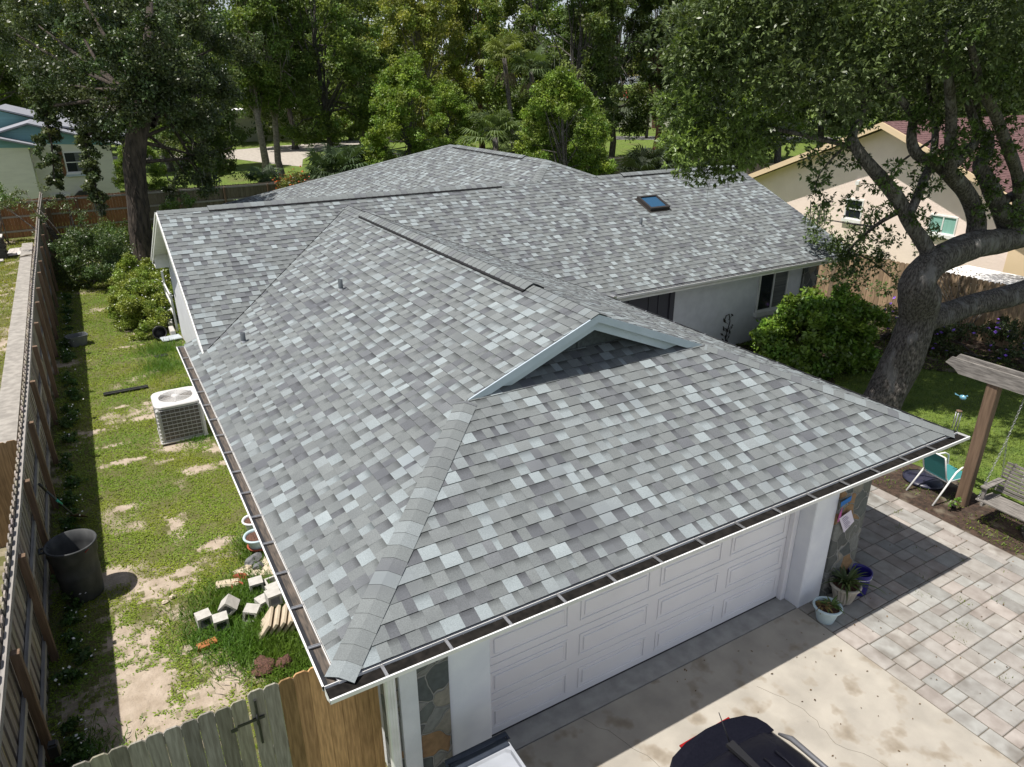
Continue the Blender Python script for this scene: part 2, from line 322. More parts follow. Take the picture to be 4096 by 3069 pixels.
def ground_grid(name, x0,x1,y0,y1, st, z, fn, mat, kind='structure'):
    nx, ny = int((x1-x0)/st)+1, int((y1-y0)/st)+1; mb = MB()
    for j in range(ny):
        for i in range(nx):
            x, y = x0+(x1-x0)*i/(nx-1), y0+(y1-y0)*j/(ny-1); mb.v.append((x,y,z+.018*nz(x,y,2.5)))
    for j in range(ny-1):
        for i in range(nx-1):
            mb.f.append((j*nx+i,j*nx+i+1,(j+1)*nx+i+1,(j+1)*nx+i)); mb.sm.append(True)
            v = mb.v[j*nx+i]; mb.c.append(fn(v[0],v[1]))
    return tag(mb.build(name, mat), kind=kind)
def soilcol(b):
    t = min(1,max(0,(b+.30)/.55)); s = (.43,.36,.29); g = (.13,.13,.05)
    return tuple(g[i]*(1-t)+s[i]*t for i in range(3))
base = MB(); base.poly([(-1200,-1200,-.06),(1200,-1200,-.06),(1200,1200,-.06),(-1200,1200,-.06)]); tag(base.build("ground","grass_far"), kind='structure')
ground_grid("side_yard_ground", -3.05,.75, .9,38.4, .06, -.03, lambda x,y: soilcol(bare(x,y)), "soil")
ground_grid("neighbour_yard_ground", -9.5,-3.05, 1.5,38.4, .14, -.035, lambda x,y: soilcol(bare_n(x,y)), "soil")
dr = MB(); dr.bx(.2,6.725,-14,.385,-.12,0); tag(dr.build("driveway","concrete"), kind='structure')
dr = MB(); dr.bx(1.1,6.725,.397,.70,-.1,.008,bev=.006); tag(dr.build("garage_apron","concrete_apron"), kind='structure')
ck = MB(); g = random.Random(4)
for pts in ([(2.9,.38),(3.15,-.25),(3.3,-.8),(3.65,-1.3),(3.7,-2)],[(5.1,-.35),(5.3,-.9),(5.22,-1.4),(5.6,-2.2),(5.7,-3.2)]):
    fine = []
    for (a,b_),(c_,d_) in zip(pts,pts[1:]):
        for t in np.linspace(0,1,7)[:-1]: fine.append((a+(c_-a)*t+g.uniform(-.025,.025), b_+(d_-b_)*t+g.uniform(-.02,.02)))
    for (a,b_),(c_,d_) in zip(fine,fine[1:]): ck.add([(a,b_,.0015),(a+.005,b_,.0015),(c_+.005,d_,.0015),(c_,d_,.0015)], [(0,1,2,3)])
tag(ck.build("driveway_crack","joint"), kind='structure')
pj = MB(); pj.bx(6.735,10.78,-9,8.6,-.1,-.012); tag(pj.build("paver_joint_bed","joint"), kind='structure')
pv = MB(); g = random.Random(3)
def pav(x0,x1,y0,y1):
    t = g.uniform(.84,1.08); c = g.choice([(.355,.325,.305),(.375,.345,.32),(.335,.32,.305),(.385,.34,.315),(.35,.34,.325)])
    h = g.uniform(-.002,.003); pv.bx(x0+.006,x1-.006,y0+.006,y1-.006,-.06,h,tuple(q*t for q in c),bev=.008)
y = -9.0
for side in (0,1):
    y = -9.0
    while y < 8.5:
        l = g.choice([.40,.42,.38]); pav(*((6.74,6.98) if side == 0 else (10.52,10.76)), y, min(y+l,8.6)); y += l
y = -9.0; row = 0
while y < 8.5:
    d = (.40,.27,.40,.33)[row % 4]; x = 6.98
    while x < 10.5:
        w = g.choice([.24,.28,.34,.26] if d > .3 else [.34,.42,.26]); w = min(w, 10.52-x)
        if 10.52-(x+w) < .12: w = 10.52-x
        if d > .3 and g.random() < .3: pav(x,x+w,y,y+d*.5); pav(x,x+w,y+d*.5,y+d)
        else: pav(x,x+w,y,y+d)
        x += w
    y += d; row += 1
tag(pv.build("paver_patio","paver"), kind='structure')
def flat(name, pts, z, mat): mb = MB(); mb.poly([(x,y,z) for x,y in pts]); return tag(mb.build(name, mat), kind='structure')
flat("mulch_bed", [(10.78,-6),(12.3,-6),(12.5,-1.6),(12.0,-.6),(12.1,.6),(12.4,1.4),(12.2,2.4),(12.6,3.4),(13.6,4.2),(13.4,8.6),(10.78,8.6)], -.035, "mulch")
flat("planting_bed", [(13.5,4.9),(15,6),(17.2,5.3),(18.6,3.4),(21,2.5),(21,12),(17.6,12),(17.6,9),(13.5,9)], -.033, "mulch")
flat("gravel_drive", [(-6,84),(12,84),(20,88),(34,92),(50,92),(50,87.5),(34,86.5),(27,84),(22,78),(18.2,70),(16.4,63.5),(14.6,67.5),(12.6,74),(8,77),(-6,78)], -.045, "gravel")
flat("road", [(40,88),(95,50),(98,55),(43,94)], -.04, "asphalt")
# a strip of straw mulch round the pine beyond the fence
rg = MB(); rg.lathe([(1.3,-.05),(1.0,.05),(.2,.1),(0,.1)], (53.2,57.5,0), 20); tag(rg.build("straw_ring","mulch_red"), kind='structure')

# ------------------------------------------------------------------ the house
W = 8.97; Z0 = 2.45; P1 = .402; Z2 = 2.396; P2 = .403; YE = 8.26; XL = .226; XR = 18.22; YR = 13.29; ZR = Z2+P2*(YR-YE)
XW = 11.3; YW = 14.37; ZW = Z2+P2*(YW-YE); YB = 21.22; XE = 5.26
house = Thing("house", (0,0,0), "large single-storey house with a grey shingle roof filling the picture", "house")
def clip(poly, cp):
    out = poly
    for i in range(len(cp)):
        a, b = cp[i], cp[(i+1)%len(cp)]; ex, ey = b[0]-a[0], b[1]-a[1]; inp = out; out = []
        if not inp: return []
        for k in range(len(inp)):
            p, q = inp[k], inp[(k+1)%len(inp)]
            dp = ex*(p[1]-a[1])-ey*(p[0]-a[0]); dq = ex*(q[1]-a[1])-ey*(q[0]-a[0])
            if dp >= 0: out.append(p)
            if (dp >= 0) != (dq >= 0): t = dp/(dp-dq); out.append((p[0]+(q[0]-p[0])*t, p[1]+(q[1]-p[1])*t))
    return out
TONES = [(.252,.286,.298),(.158,.171,.174),(.172,.187,.189),(.138,.147,.156),(.118,.125,.136),(.210,.234,.242),(.166,.181,.183),(.148,.161,.165)]
TW = [.20,.15,.15,.12,.08,.16,.10,.07]
EXP = .158
def shingle(polys, O, U, Vv, seed, mb, deck):
    # polys: convex polygons in plan (x,y); O eave origin; U along the eave; Vv up the slope
    O, U, Vv = Vector(O), Vector(U), Vector(Vv).normalized(); n = U.cross(Vv)
    if n.z < 0: n = -n
    def uv(p):
        # point on the plane above plan position p
        z = O.z-(n.x*(p[0]-O.x)+n.y*(p[1]-O.y))/n.z; d = Vector((p[0],p[1],z))-O; return (d.dot(U), d.dot(Vv))
    cps = []
    for pl in polys:
        q = [uv(p) for p in pl]; A = sum(q[i][0]*q[(i+1)%len(q)][1]-q[(i+1)%len(q)][0]*q[i][1] for i in range(len(q)))
        if A < 0: q = q[::-1]
        cps.append(q); deck.prism([O+U*a+Vv*b_-n*.004 for a,b_ in q], -n*.05)
    u0 = min(p[0] for q in cps for p in q)-.3; u1 = max(p[0] for q in cps for p in q)+.3; v1 = max(p[1] for q in cps for p in q)
    for k in range(int(v1/EXP)+1):
        g = random.Random(seed*1000+k); u = u0-g.random()*.3; va, vb = k*EXP+g.uniform(-.001,.001), (k+1)*EXP
        lastt = -1; rec = g.random() < .5
        while u < u1:
            rec = not rec if g.random() < .85 else rec; w = g.choice([.07,.10,.13,.16] if rec else [.11,.14,.17,.20]); t = g.choices(range(8), TW)[0]
            if (t == 0 and lastt == 0) or (rec and t == 0 and g.random() < .6): t = g.randrange(1,5)
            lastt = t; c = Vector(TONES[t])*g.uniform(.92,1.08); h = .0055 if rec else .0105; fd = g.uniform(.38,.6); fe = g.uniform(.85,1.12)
            for q in cps:
                if u > max(p[0] for p in q) or u+w < min(p[0] for p in q) or va > max(p[1] for p in q) or vb < min(p[1] for p in q): continue
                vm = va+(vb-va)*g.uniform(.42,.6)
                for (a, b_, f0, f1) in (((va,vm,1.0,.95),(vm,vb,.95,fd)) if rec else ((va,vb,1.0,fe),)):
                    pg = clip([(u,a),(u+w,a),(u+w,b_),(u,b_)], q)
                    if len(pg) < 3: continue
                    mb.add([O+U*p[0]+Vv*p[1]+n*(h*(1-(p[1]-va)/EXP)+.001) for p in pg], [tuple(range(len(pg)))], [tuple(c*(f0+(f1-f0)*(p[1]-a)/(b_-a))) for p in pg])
                a0 = clip([(u,va),(u+w,va),(u+w,va+.001),(u,va+.001)], q)
                if len(a0) >= 3:
                    xa, xb = min(p[0] for p in a0), max(p[0] for p in a0)
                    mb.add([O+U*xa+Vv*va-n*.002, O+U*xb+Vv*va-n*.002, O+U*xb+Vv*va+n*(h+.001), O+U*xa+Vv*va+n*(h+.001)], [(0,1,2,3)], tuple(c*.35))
            u += w
YV = 8.40
rm = MB(); dk = MB()
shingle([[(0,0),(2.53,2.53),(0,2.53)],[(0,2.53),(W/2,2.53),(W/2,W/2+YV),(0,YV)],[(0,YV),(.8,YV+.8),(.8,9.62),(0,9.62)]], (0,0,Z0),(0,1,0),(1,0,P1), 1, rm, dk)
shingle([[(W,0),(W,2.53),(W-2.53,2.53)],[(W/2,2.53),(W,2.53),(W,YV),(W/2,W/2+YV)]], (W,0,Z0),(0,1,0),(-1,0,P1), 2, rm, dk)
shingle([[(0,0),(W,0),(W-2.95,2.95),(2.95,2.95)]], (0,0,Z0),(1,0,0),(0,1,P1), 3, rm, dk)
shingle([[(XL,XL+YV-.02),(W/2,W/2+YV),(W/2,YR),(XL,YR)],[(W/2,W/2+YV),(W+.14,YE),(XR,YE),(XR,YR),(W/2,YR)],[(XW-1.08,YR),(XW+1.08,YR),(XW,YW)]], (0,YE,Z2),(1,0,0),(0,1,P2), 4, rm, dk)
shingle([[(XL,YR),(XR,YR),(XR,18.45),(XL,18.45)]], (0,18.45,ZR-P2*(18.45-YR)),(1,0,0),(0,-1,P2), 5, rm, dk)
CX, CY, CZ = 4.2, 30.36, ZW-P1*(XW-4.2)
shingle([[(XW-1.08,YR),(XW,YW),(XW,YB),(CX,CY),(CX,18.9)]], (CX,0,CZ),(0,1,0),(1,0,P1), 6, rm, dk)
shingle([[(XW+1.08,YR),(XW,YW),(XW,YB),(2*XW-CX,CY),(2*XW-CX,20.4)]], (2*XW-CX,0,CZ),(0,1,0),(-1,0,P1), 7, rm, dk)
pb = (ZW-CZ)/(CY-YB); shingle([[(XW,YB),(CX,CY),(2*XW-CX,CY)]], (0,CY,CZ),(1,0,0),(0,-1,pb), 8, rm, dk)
roof = house.part(rm, "roof", "shingle"); house.part(dk, "roof_deck", "charcoal_wall", roof)
def caps(mb, p0, p1, dL, dR, lift=0, seed=0, w=.145, first=0):
    p0, p1, dL, dR = Vector(p0), Vector(p1), Vector(dL).normalized(), Vector(dR).normalized(); ax = (p1-p0); ln = ax.length; ax.normalize(); g = random.Random(seed); k = 0
    upv = -(dL+dR).normalized()
    while k*EXP < ln:
        a = k*EXP; b_ = min(ln, a+EXP+.02); t = g.choices(range(8), TW)[0]; c = Vector(TONES[t])*g.uniform(.93,1.07)
        if t in (0,4): c = Vector(TONES[1 if t == 4 else 6])
        A = []
        for s, h in ((a,lift+.012),(b_,lift+.006)):
            p = p0+ax*s; A += [p+dL*w+upv*(h+.006-lift*.35), p+dL*w*.5+upv*(h+.010), p+upv*(h+.009), p+dR*w*.5+upv*(h+.010), p+dR*w+upv*(h+.006-lift*.35)]
        mb.add(A, [(0,1,6,5),(1,2,7,6),(2,3,8,7),(3,4,9,8)], tuple(c))
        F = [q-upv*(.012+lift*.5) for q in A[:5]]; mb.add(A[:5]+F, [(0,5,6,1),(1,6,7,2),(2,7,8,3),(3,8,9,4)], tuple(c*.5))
        k += 1
def slab(mb, p0, p1, d, w0, w1, h0, h1, upv=Vector((0,0,1))):
    p0, p1, d = Vector(p0), Vector(p1), Vector(d).normalized()
    q = [p0+d*w0, p1+d*w0, p1+d*w1, p0+d*w1]; vs = [x+upv*h0 for x in q]+[x+upv*h1 for x in q]
    mb.add(vs, [(3,2,1,0),(4,5,6,7),(0,1,5,4),(1,2,6,5),(2,3,7,6),(3,0,4,7)])
dnL, dnR, dnF, dnB = Vector((-1,0,-P1)), Vector((1,0,-P1)), Vector((0,-1,-P2)), Vector((0,1,-P2))
def perp(d, ax): ax = Vector(ax).normalized(); d = Vector(d); return (d-ax*d.dot(ax)).normalized()
cp = MB(); ZG = Z0+P1*W/2
g0, g1 = 4.15, 11.55
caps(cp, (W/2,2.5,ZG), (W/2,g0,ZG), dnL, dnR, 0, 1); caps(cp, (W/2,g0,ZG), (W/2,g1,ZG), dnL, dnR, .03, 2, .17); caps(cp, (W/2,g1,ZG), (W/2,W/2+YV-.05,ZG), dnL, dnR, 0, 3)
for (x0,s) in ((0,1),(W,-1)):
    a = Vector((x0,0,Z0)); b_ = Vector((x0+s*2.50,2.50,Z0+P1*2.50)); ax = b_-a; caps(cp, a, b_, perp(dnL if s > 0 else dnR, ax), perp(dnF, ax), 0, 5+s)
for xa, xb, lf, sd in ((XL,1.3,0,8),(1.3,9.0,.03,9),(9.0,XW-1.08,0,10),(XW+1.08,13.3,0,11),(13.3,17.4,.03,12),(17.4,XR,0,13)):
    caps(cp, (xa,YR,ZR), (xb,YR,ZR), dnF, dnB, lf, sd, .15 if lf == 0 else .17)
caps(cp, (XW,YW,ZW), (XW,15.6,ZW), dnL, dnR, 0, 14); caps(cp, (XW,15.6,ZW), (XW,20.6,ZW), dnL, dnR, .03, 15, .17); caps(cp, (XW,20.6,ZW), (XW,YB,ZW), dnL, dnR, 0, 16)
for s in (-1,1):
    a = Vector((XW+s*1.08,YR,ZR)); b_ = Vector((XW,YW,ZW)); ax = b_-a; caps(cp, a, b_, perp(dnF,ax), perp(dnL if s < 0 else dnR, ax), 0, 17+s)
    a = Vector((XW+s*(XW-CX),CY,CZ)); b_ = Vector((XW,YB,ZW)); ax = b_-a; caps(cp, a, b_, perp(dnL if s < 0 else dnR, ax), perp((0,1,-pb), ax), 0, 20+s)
house.part(cp, "ridge_cap", "shingle", roof)
for (pa, pb_, ds) in (((W/2,g0,ZG),(W/2,g1,ZG),(dnL,dnR)),((1.3,YR,ZR),(9.0,YR,ZR),(dnF,dnB)),((13.3,YR,ZR),(17.4,YR,ZR),(dnF,dnB)),((XW,15.6,ZW),(XW,20.6,ZW),(dnL,dnR))):
    rv = MB()
    for d in ds: slab(rv, pa, pb_, d, .02, .205, .004, .034)
    house.part(rv, "ridge_vent", "black_vent", roof)
# flashing lines in the valleys
vl = MB()
for pts in ([(XL+.1,XL+.1+YV),(W/2,W/2+YV)],[(W-.1,YV+.1),(W/2,W/2+YV)]):
    (xa,ya),(xb,yb) = pts
    za = Z0+P1*(xa if xa < W/2 else W-xa); zb = Z0+P1*(xb if xb < W/2+.01 else W-xb)
    vl.tube([(xa,ya,za+.009),(xb,yb,zb+.009)], .010, 4, smooth=False)
house.part(vl, "valley_joint", "black_vent", roof)
# fascia, rakes and soffits
fa = MB()
fa.bx(.0,W,-.012,.008,Z0-.19,Z0-.02); fa.bx(-.012,.008,0.01,9.6,Z0-.19,Z0-.02); fa.bx(W-.008,W+.012,.01,YV,Z0-.19,Z0-.02); fa.bx(W+.15,XR-.01,YE-.012,YE+.008,Z2-.19,Z2-.02)
house.part(fa, "fascia", "white_metal")
sf = MB(); sf.bx(.01,W-.01,.01,.70,Z0-.20,Z0-.185); sf.bx(.01,.60,.70,9.5,Z0-.20,Z0-.185); sf.bx(W-.6,W-.01,.70,YV,Z0-.20,Z0-.185); sf.bx(W+.1,XR-.02,YE+.01,9.0,Z2-.20,Z2-.185); house.part(sf, "soffit", "white_metal")
rk = MB()
def rake(mb, pa, pb_, th, dep, off, drop=.012):
    pa, pb_ = Vector(pa), Vector(pb_); mb.prism([pa-Vector((0,0,drop)), pb_-Vector((0,0,drop)), pb_-Vector((0,0,dep)), pa-Vector((0,0,dep))], off)
rake(rk, (XL,8.55,Z2+P2*(8.55-YE)), (XL,YR,ZR), 0, .17, (-.022,0,0)); rake(rk, (XL,YR,ZR), (XL,18.45,ZR-P2*(18.45-YR)), 0, .17, (-.022,0,0))
house.part(rk, "rake_board", "white_metal"); rk = MB(); rake(rk, (XR,YE,Z2), (XR,YR,ZR), 0, .17, (.022,0,0)); rake(rk, (XR,YR,ZR), (XR,18.45,ZR-P2*(18.45-YR)), 0, .17, (.022,0,0))
house.part(rk, 'rake_board', 'white_metal'); rk = MB(); rake(rk, (XL-.022,YR,ZR), (XL-.022,18.45,ZR-P2*(18.45-YR)), 0, .07, (-.02,0,0), .0)
house.part(rk, "rake_board", "white_metal")
# soffit box and underside at the left gable
sb = MB(); zb = ZR-P2*(18.3-YR); sb.bx(XL,.585,17.7,18.42,zb-.2,zb-.16); sb.bx(XL+.002,.585,17.68,17.70,zb-.2,zb+.28); sb.bx(XL+.002,.585,18.40,18.42,zb-.19,zb-.03)
sb.prism([(XL,YR,ZR-.06),(XL,18.3,zb-.06),(.8,18.3,zb-.06),(.8,YR,ZR-.06)], (0,0,-.015)); sb.prism([(XL,YR,ZR-.06),(XL,8.9,Z2+P2*(8.9-YE)-.06),(.8,8.9,Z2+P2*(8.9-YE)-.06),(.8,YR,ZR-.06)], (0,0,-.015))
house.part(sb, "eave_return", "white_metal")
# gablet over the garage front
gb = MB(); za = lambda x: Z0+P1*min(x,W-x)
for s in (0,1):
    X = (lambda x: x) if s == 0 else (lambda x: W-x)
    gb.prism([(X(2.52),2.53,za(2.52)+.0),(X(W/2),2.53,ZG+.0),(X(W/2),2.53,ZG-.105),(X(2.85),2.53,za(2.85)-.115),(X(2.62),2.53,za(2.62)-.05)], (0,-.022,0))
    gb.prism([(X(2.95),2.60,za(2.95)-.11),(X(W/2),2.60,ZG-.10),(X(W/2),2.60,ZG-.235),(X(3.2),2.60,za(3.2)-.24)], (0,-.012,0))
house.part(gb, "gablet_rake", "trim_blue")
gs = MB(); gs.prism([(2.9,2.96,za(2.9)-.03),(W/2,2.96,ZG-.05),(W-2.9,2.96,za(2.9)-.03),(W-2.9,2.96,za(2.9)-.3),(2.9,2.96,za(2.9)-.3)], (0,.03,0)); 
for s in (-1,1): gs.prism([(W/2,2.54,ZG-.075),(W/2,2.96,ZG-.075),(W/2+s*1.6,2.96,ZG-.075-1.6*P1),(W/2+s*1.6,2.54,ZG-.075-1.6*P1)], (0,0,-.015))
gs.bx(W/2-.02,W/2+.02,2.94,2.96,3.6,ZG-.1)
house.part(gs, "gablet_wall", "pipe_grey")
# walls
wl = MB(); wl.bx(.62,.80,.30,8.9,-.1,Z0-.19); wl.bx(7.85,8.05,.75,8.9,-.1,Z0-.19); wl.bx(1.10,6.9,.80,.95,2.14,Z0-.19); wl.bx(.80,1.66,.78,.95,-.1,2.14)
house.part(wl, "garage_wall", "stucco_grey")
pl = MB(); pl.bx(1.16,1.655,.385,.79,-.1,Z0-.19,bev=.012); house.part(pl, "wall_pier", "white_paint")
pl = MB(); pl.bx(6.725,7.20,.385,.79,-.1,Z0-.19,bev=.012); house.part(pl, "wall_pier", "white_paint")
for x0, x1 in ((.575,1.16),(7.20,7.86)):
    st = MB(); g = random.Random(5); nx, nzn = 9, 26; z1_ = Z0-.19; o = len(st.v)
    for j in range(nzn+1):
        for i in range(nx+1):
            x = x0+(x1-x0)*i/nx; z = -.1+(z1_+.1)*j/nzn; st.v.append((x, .345+.035*nz(x*1.3,z,3.3,2) if 0 < i < nx else .36, z))
    for j in range(nzn):
        for i in range(nx): q = j*(nx+1)+i; st.f.append((q,q+1,q+nx+2,q+nx+1)); st.c.append((1,1,1)); st.sm.append(True)
    st.bx(x0,x1,.362,.80,-.1,z1_)
    house.part(st, "stone_pier", "stone_veneer")
lw = MB(); lw.bx(.60,.77,9.6,18.25,-.1,2.35); lw.bx(.60,.77,9.3,17.9,2.35,2.5); lw.prism([(.60,8.95,2.5),(.60,YR,ZR-.10),(.60,17.75,2.5)], (.15,0,0)); lw.bx(.95,17.60,8.98,9.15,-.1,Z2-.19); lw.bx(17.3,17.45,9.15,17.7,-.1,2.3)
lw.bx(.77,17.3,17.5,17.7,-.1,2.3); lw.bx(4.9,5.05,17.7,29.3,-.1,2.1); lw.prism([(17.45,8.98,2.2),(17.45,YR,ZR-.1),(17.45,17.6,2.2)], (-.12,0,0))
house.part(lw, "main_wall", "stucco_grey")
sd = MB()
for i in range(17):
    z = 2.3+i*.115; hw = min(4.3,(ZR-.12-z)/P2)
    if hw > .1: sd.box((.588,YR,z+.055),(.022,2*hw,.108),0,ry=.08)
house.part(sd, "gable_siding", "white_metal")
st = MB(); st.bx(16.95,17.62,8.93,9.2,-.1,Z2-.19); house.part(st, "stone_pier", "stone_veneer")
en = MB(); en.bx(9.0,11.70,8.955,8.98,-.05,Z2-.2)
for x in (9.6,10.35,11.02,11.35): en.bx(x-.03,x+.03,8.93,8.955,-.05,Z2-.2)
entry = house.part(en, "entry_door", "charcoal_wall"); en = MB(); en.bx(11.70,11.86,8.90,8.98,-.05,Z2-.2); house.part(en, "door_casing", "charcoal_wall", entry)
def window(th, x0,x1,y,z0,z1, axis='y', sgn=-1, frame="white_metal", glass="glass_dark", mid='v', blind=True, sill=True, t=.05):
    fr = MB(); gl = MB(); sl_ = MB(); bl = MB()
    def bb(mb,a0,a1,d0,d1,z0_,z1_):
        lo, hi = sorted((y+sgn*d0, y+sgn*d1))
        if axis == 'y': mb.bx(a0,a1,lo,hi,z0_,z1_)
        else: mb.bx(lo,hi,a0,a1,z0_,z1_)
    for a0,a1,b0,b1 in ((x0,x0+t,z0,z1),(x1-t,x1,z0,z1),(x0+t,x1-t,z0,z0+t),(x0+t,x1-t,z1-t,z1)): bb(fr,a0,a1,.0,.05,b0,b1)
    if mid == 'v': bb(fr,(x0+x1)/2-t*.45,(x0+x1)/2+t*.45,.0,.045,z0+t,z1-t)
    if mid == 'h': bb(fr,x0+t,x1-t,.0,.045,(z0+z1)/2-t*.45,(z0+z1)/2+t*.45)
    f = th.part(fr, "window", frame); bb(gl,x0+t,x1-t,.002,.014,z0+t,z1-t); th.part(gl, "pane", glass, f)
    if blind: bb(bl,(x0+x1)/2+t*.5,x1-t,.015,.02,z0+t,z1-t); th.part(bl, "blind", "blind", f)
    if sill: bb(sl_,x0-.05,x1+.05,.0,.12,z0-.13,z0-.003); th.part(sl_, "sill", frame, f)
    return f
window(house, 15.1,16.32,8.98,.86,2.02)
# garage door: four sections of four raised panels
gd = MB(); gd.bx(1.60,6.76,.735,.79,0,2.16)
door = None
for r in range(4):
    z = .012+.532*r; gd.bx(1.60,6.76,.700,.735,z+.004,z+.528,bev=.006)
    for c_ in range(4):
        x = 1.80+1.232*c_; w = 1.06; h = .33; zc = z+.265
        for (i0, dy) in ((0,-.010),):
            gd.bx(x,x+w,.688,.7005,zc-h/2,zc-h/2+.022,bev=.004); gd.bx(x,x+w,.688,.7005,zc+h/2-.022,zc+h/2,bev=.004); gd.bx(x,x+.022,.688,.7005,zc-h/2+.022,zc+h/2-.022,bev=.004); gd.bx(x+w-.022,x+w,.688,.7005,zc-h/2+.022,zc+h/2-.022,bev=.004)
            gd.bx(x+.06,x+w-.06,.690,.7005,zc-h/2+.06,zc+h/2-.06,bev=.009)
gdo = house.part(gd, "garage_door", "door_white"); se = MB(); se.bx(1.60,6.76,.69,.74,.0,.012); house.part(se, "bottom_seal", "black_plastic", gdo)
cs = MB(); cs.bx(6.63,6.722,.62,.70,0,2.14,bev=.006); house.part(cs, "door_casing", "door_white")
# gutters
def gutter(x0,y0,x1,y1,z,out,hang,floor="gutter_dark",ww=.13,mat_="white_metal"):
    a = Vector((x0,y0,z)); b_ = Vector((x1,y1,z)); o = Vector(out); ax = (b_-a).normalized(); ln = (b_-a).length; U = Vector((0,0,1)); gm = MB()
    prof = [(0,.0),(0,-.105),(.075,-.105),(.115,-.06),(ww-.006,-.045),(ww,-.012),(ww,.004),(ww-.016,.004),(ww-.016,-.02),(ww-.02,-.04),(.07,-.095),(.006,-.095),(.006,0)]
    vs = [a+o*p+U*q for p,q in prof]+[b_+o*p+U*q for p,q in prof]; m_ = len(prof)
    gm.add(vs, [(i,(i+1)%m_,m_+(i+1)%m_,m_+i) for i in range(m_)]+[tuple(range(m_-1,-1,-1)),tuple(range(m_,2*m_))])
    gm.add([a+o*p+U*q for p,q in [(0,0),(0,-.105),(.075,-.105),(.115,-.06),(ww,-.045),(ww,.004)]], [(0,1,2,3,4,5)]); gm.add([b_+o*p+U*q for p,q in [(0,0),(0,-.105),(.075,-.105),(.115,-.06),(ww,-.045),(ww,.004)]], [(0,1,2,3,4,5)])
    gt = house.part(gm, "gutter", mat_)
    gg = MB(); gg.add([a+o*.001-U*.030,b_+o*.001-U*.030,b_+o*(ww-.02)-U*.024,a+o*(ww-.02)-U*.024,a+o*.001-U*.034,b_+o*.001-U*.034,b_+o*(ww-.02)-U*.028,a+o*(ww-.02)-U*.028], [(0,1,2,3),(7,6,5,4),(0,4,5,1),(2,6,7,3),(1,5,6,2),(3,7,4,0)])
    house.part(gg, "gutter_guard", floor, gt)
    if floor == "gutter_wood":
        g2 = MB(); g2.add([a+o*(ww-.055)-U*.020,b_+o*(ww-.055)-U*.020,b_+o*(ww-.017)-U*.012,a+o*(ww-.017)-U*.012], [(0,1,2,3)]); g2.add([a+o*.0-U*.0,b_-U*.0,b_+o*.012-U*.02,a+o*.012-U*.02], [(0,1,2,3)]); house.part(g2, "guard_mesh", "black_plastic", gt)
    k = .5
    while k < ln-.2:
        p = a+ax*k; hm = MB()
        for e in (-.011,.007):
            hm.add([p+ax*e+U*.004, p+ax*(e+.006)+U*.004, p+ax*(e+.006)+o*(ww-.006)+U*.012, p+ax*e+o*(ww-.006)+U*.012], [(0,1,2,3)])
        hm.add([p-ax*.013-U*.004, p+ax*.013-U*.004, p+ax*.013+o*(ww-.006)+U*.004, p-ax*.013+o*(ww-.006)+U*.004, p-ax*.013-U*.010, p+ax*.013-U*.010, p+ax*.013+o*(ww-.006)-U*.002, p-ax*.013+o*(ww-.006)-U*.002], [(0,1,2,3),(7,6,5,4),(0,4,5,1),(2,6,7,3),(1,5,6,2),(3,7,4,0)])
        house.part(hm, "hanger", "zinc", gt); k += hang
    return gt
gutter(-.13,0,W+.13,0,Z0-.02,(0,-1,0),.61,ww=.18)
gutter(0,-.0,0,9.62,Z0-.02,(-1,0,0),.60,"gutter_wood",ww=.145)
gutter(W,.0,W,YV-.2,Z0-.02,(1,0,0),.9,mat_='black_plastic',ww=.11)
gutter(W+.20,YE,XR+.02,YE,Z2-.02,(0,-1,0),.9)
# white corner where the gutters meet
ds = MB(); ds.bx(.475,.575,.27,.345,-.02,2.33,bev=.01)
for k in range(3): ds.bx(.49+k*.028,.502+k*.028,.263,.272,-.02,2.3)
house.part(ds, "downspout", "white_metal")
dl = MB(); dl.bx(W+.19,W+.3,YE-.16,YE+.0,Z2-.13,Z2+.03,bev=.01); house.part(dl, "gutter_end_cap", "zinc")
# vent pipes
def zroofL(x): return Z0+P1*x
for (x,y,z,h) in ((2.68,7.99,zroofL(2.68),.22),(.862,8.11,zroofL(.862),.20),(12.044,10.69,Z2+P2*(10.69-YE),.235)):
    vp = MB(); vp.lathe([(.042,0),(.042,h),(.03,h),(.03,h-.06),(0,h-.06)], (x,y,z-.01), 14); o = house.part(vp, "vent_pipe", "pipe_grey")
    fl = MB(); fl.lathe([(.058,-.03),(.056,.025),(.044,.045)], (x,y,z), 14); house.part(fl, "flashing", "zinc", o)
# skylight on the main slope
sk = MB(); gl = MB(); n4 = Vector((0,-P2,1)).normalized(); U4 = Vector((1,0,0)); V4 = Vector((0,1,P2)).normalized(); O4 = Vector((12.86,11.28,Z2+P2*(11.28-YE)))
def pt4(a,b_,h): return O4+U4*a+V4*b_+n4*h
def bx4(mb,a0,a1,b0,b1,h0,h1): mb.add([pt4(a0,b0,h0),pt4(a1,b0,h0),pt4(a1,b1,h0),pt4(a0,b1,h0),pt4(a0,b0,h1),pt4(a1,b0,h1),pt4(a1,b1,h1),pt4(a0,b1,h1)], [(3,2,1,0),(4,5,6,7),(0,1,5,4),(1,2,6,5),(2,3,7,6),(3,0,4,7)])
for a in ((0,.72,0,.07),(0,.72,.64,.70),(0,.06,.07,.64),(.66,.72,.07,.64)): bx4(sk,*a,0,.11)
for a in ((-.05,.77,-.06,-.001),(-.05,.77,.701,.74),(-.05,-.001,-.001,.70),(.721,.77,-.001,.70)): bx4(sk,*a,0,.02)
bx4(gl,.06,.66,.07,.64,.05,.075); so_ = house.part(sk, "skylight", "bronze"); house.part(gl, "pane", "glass_sky", so_)
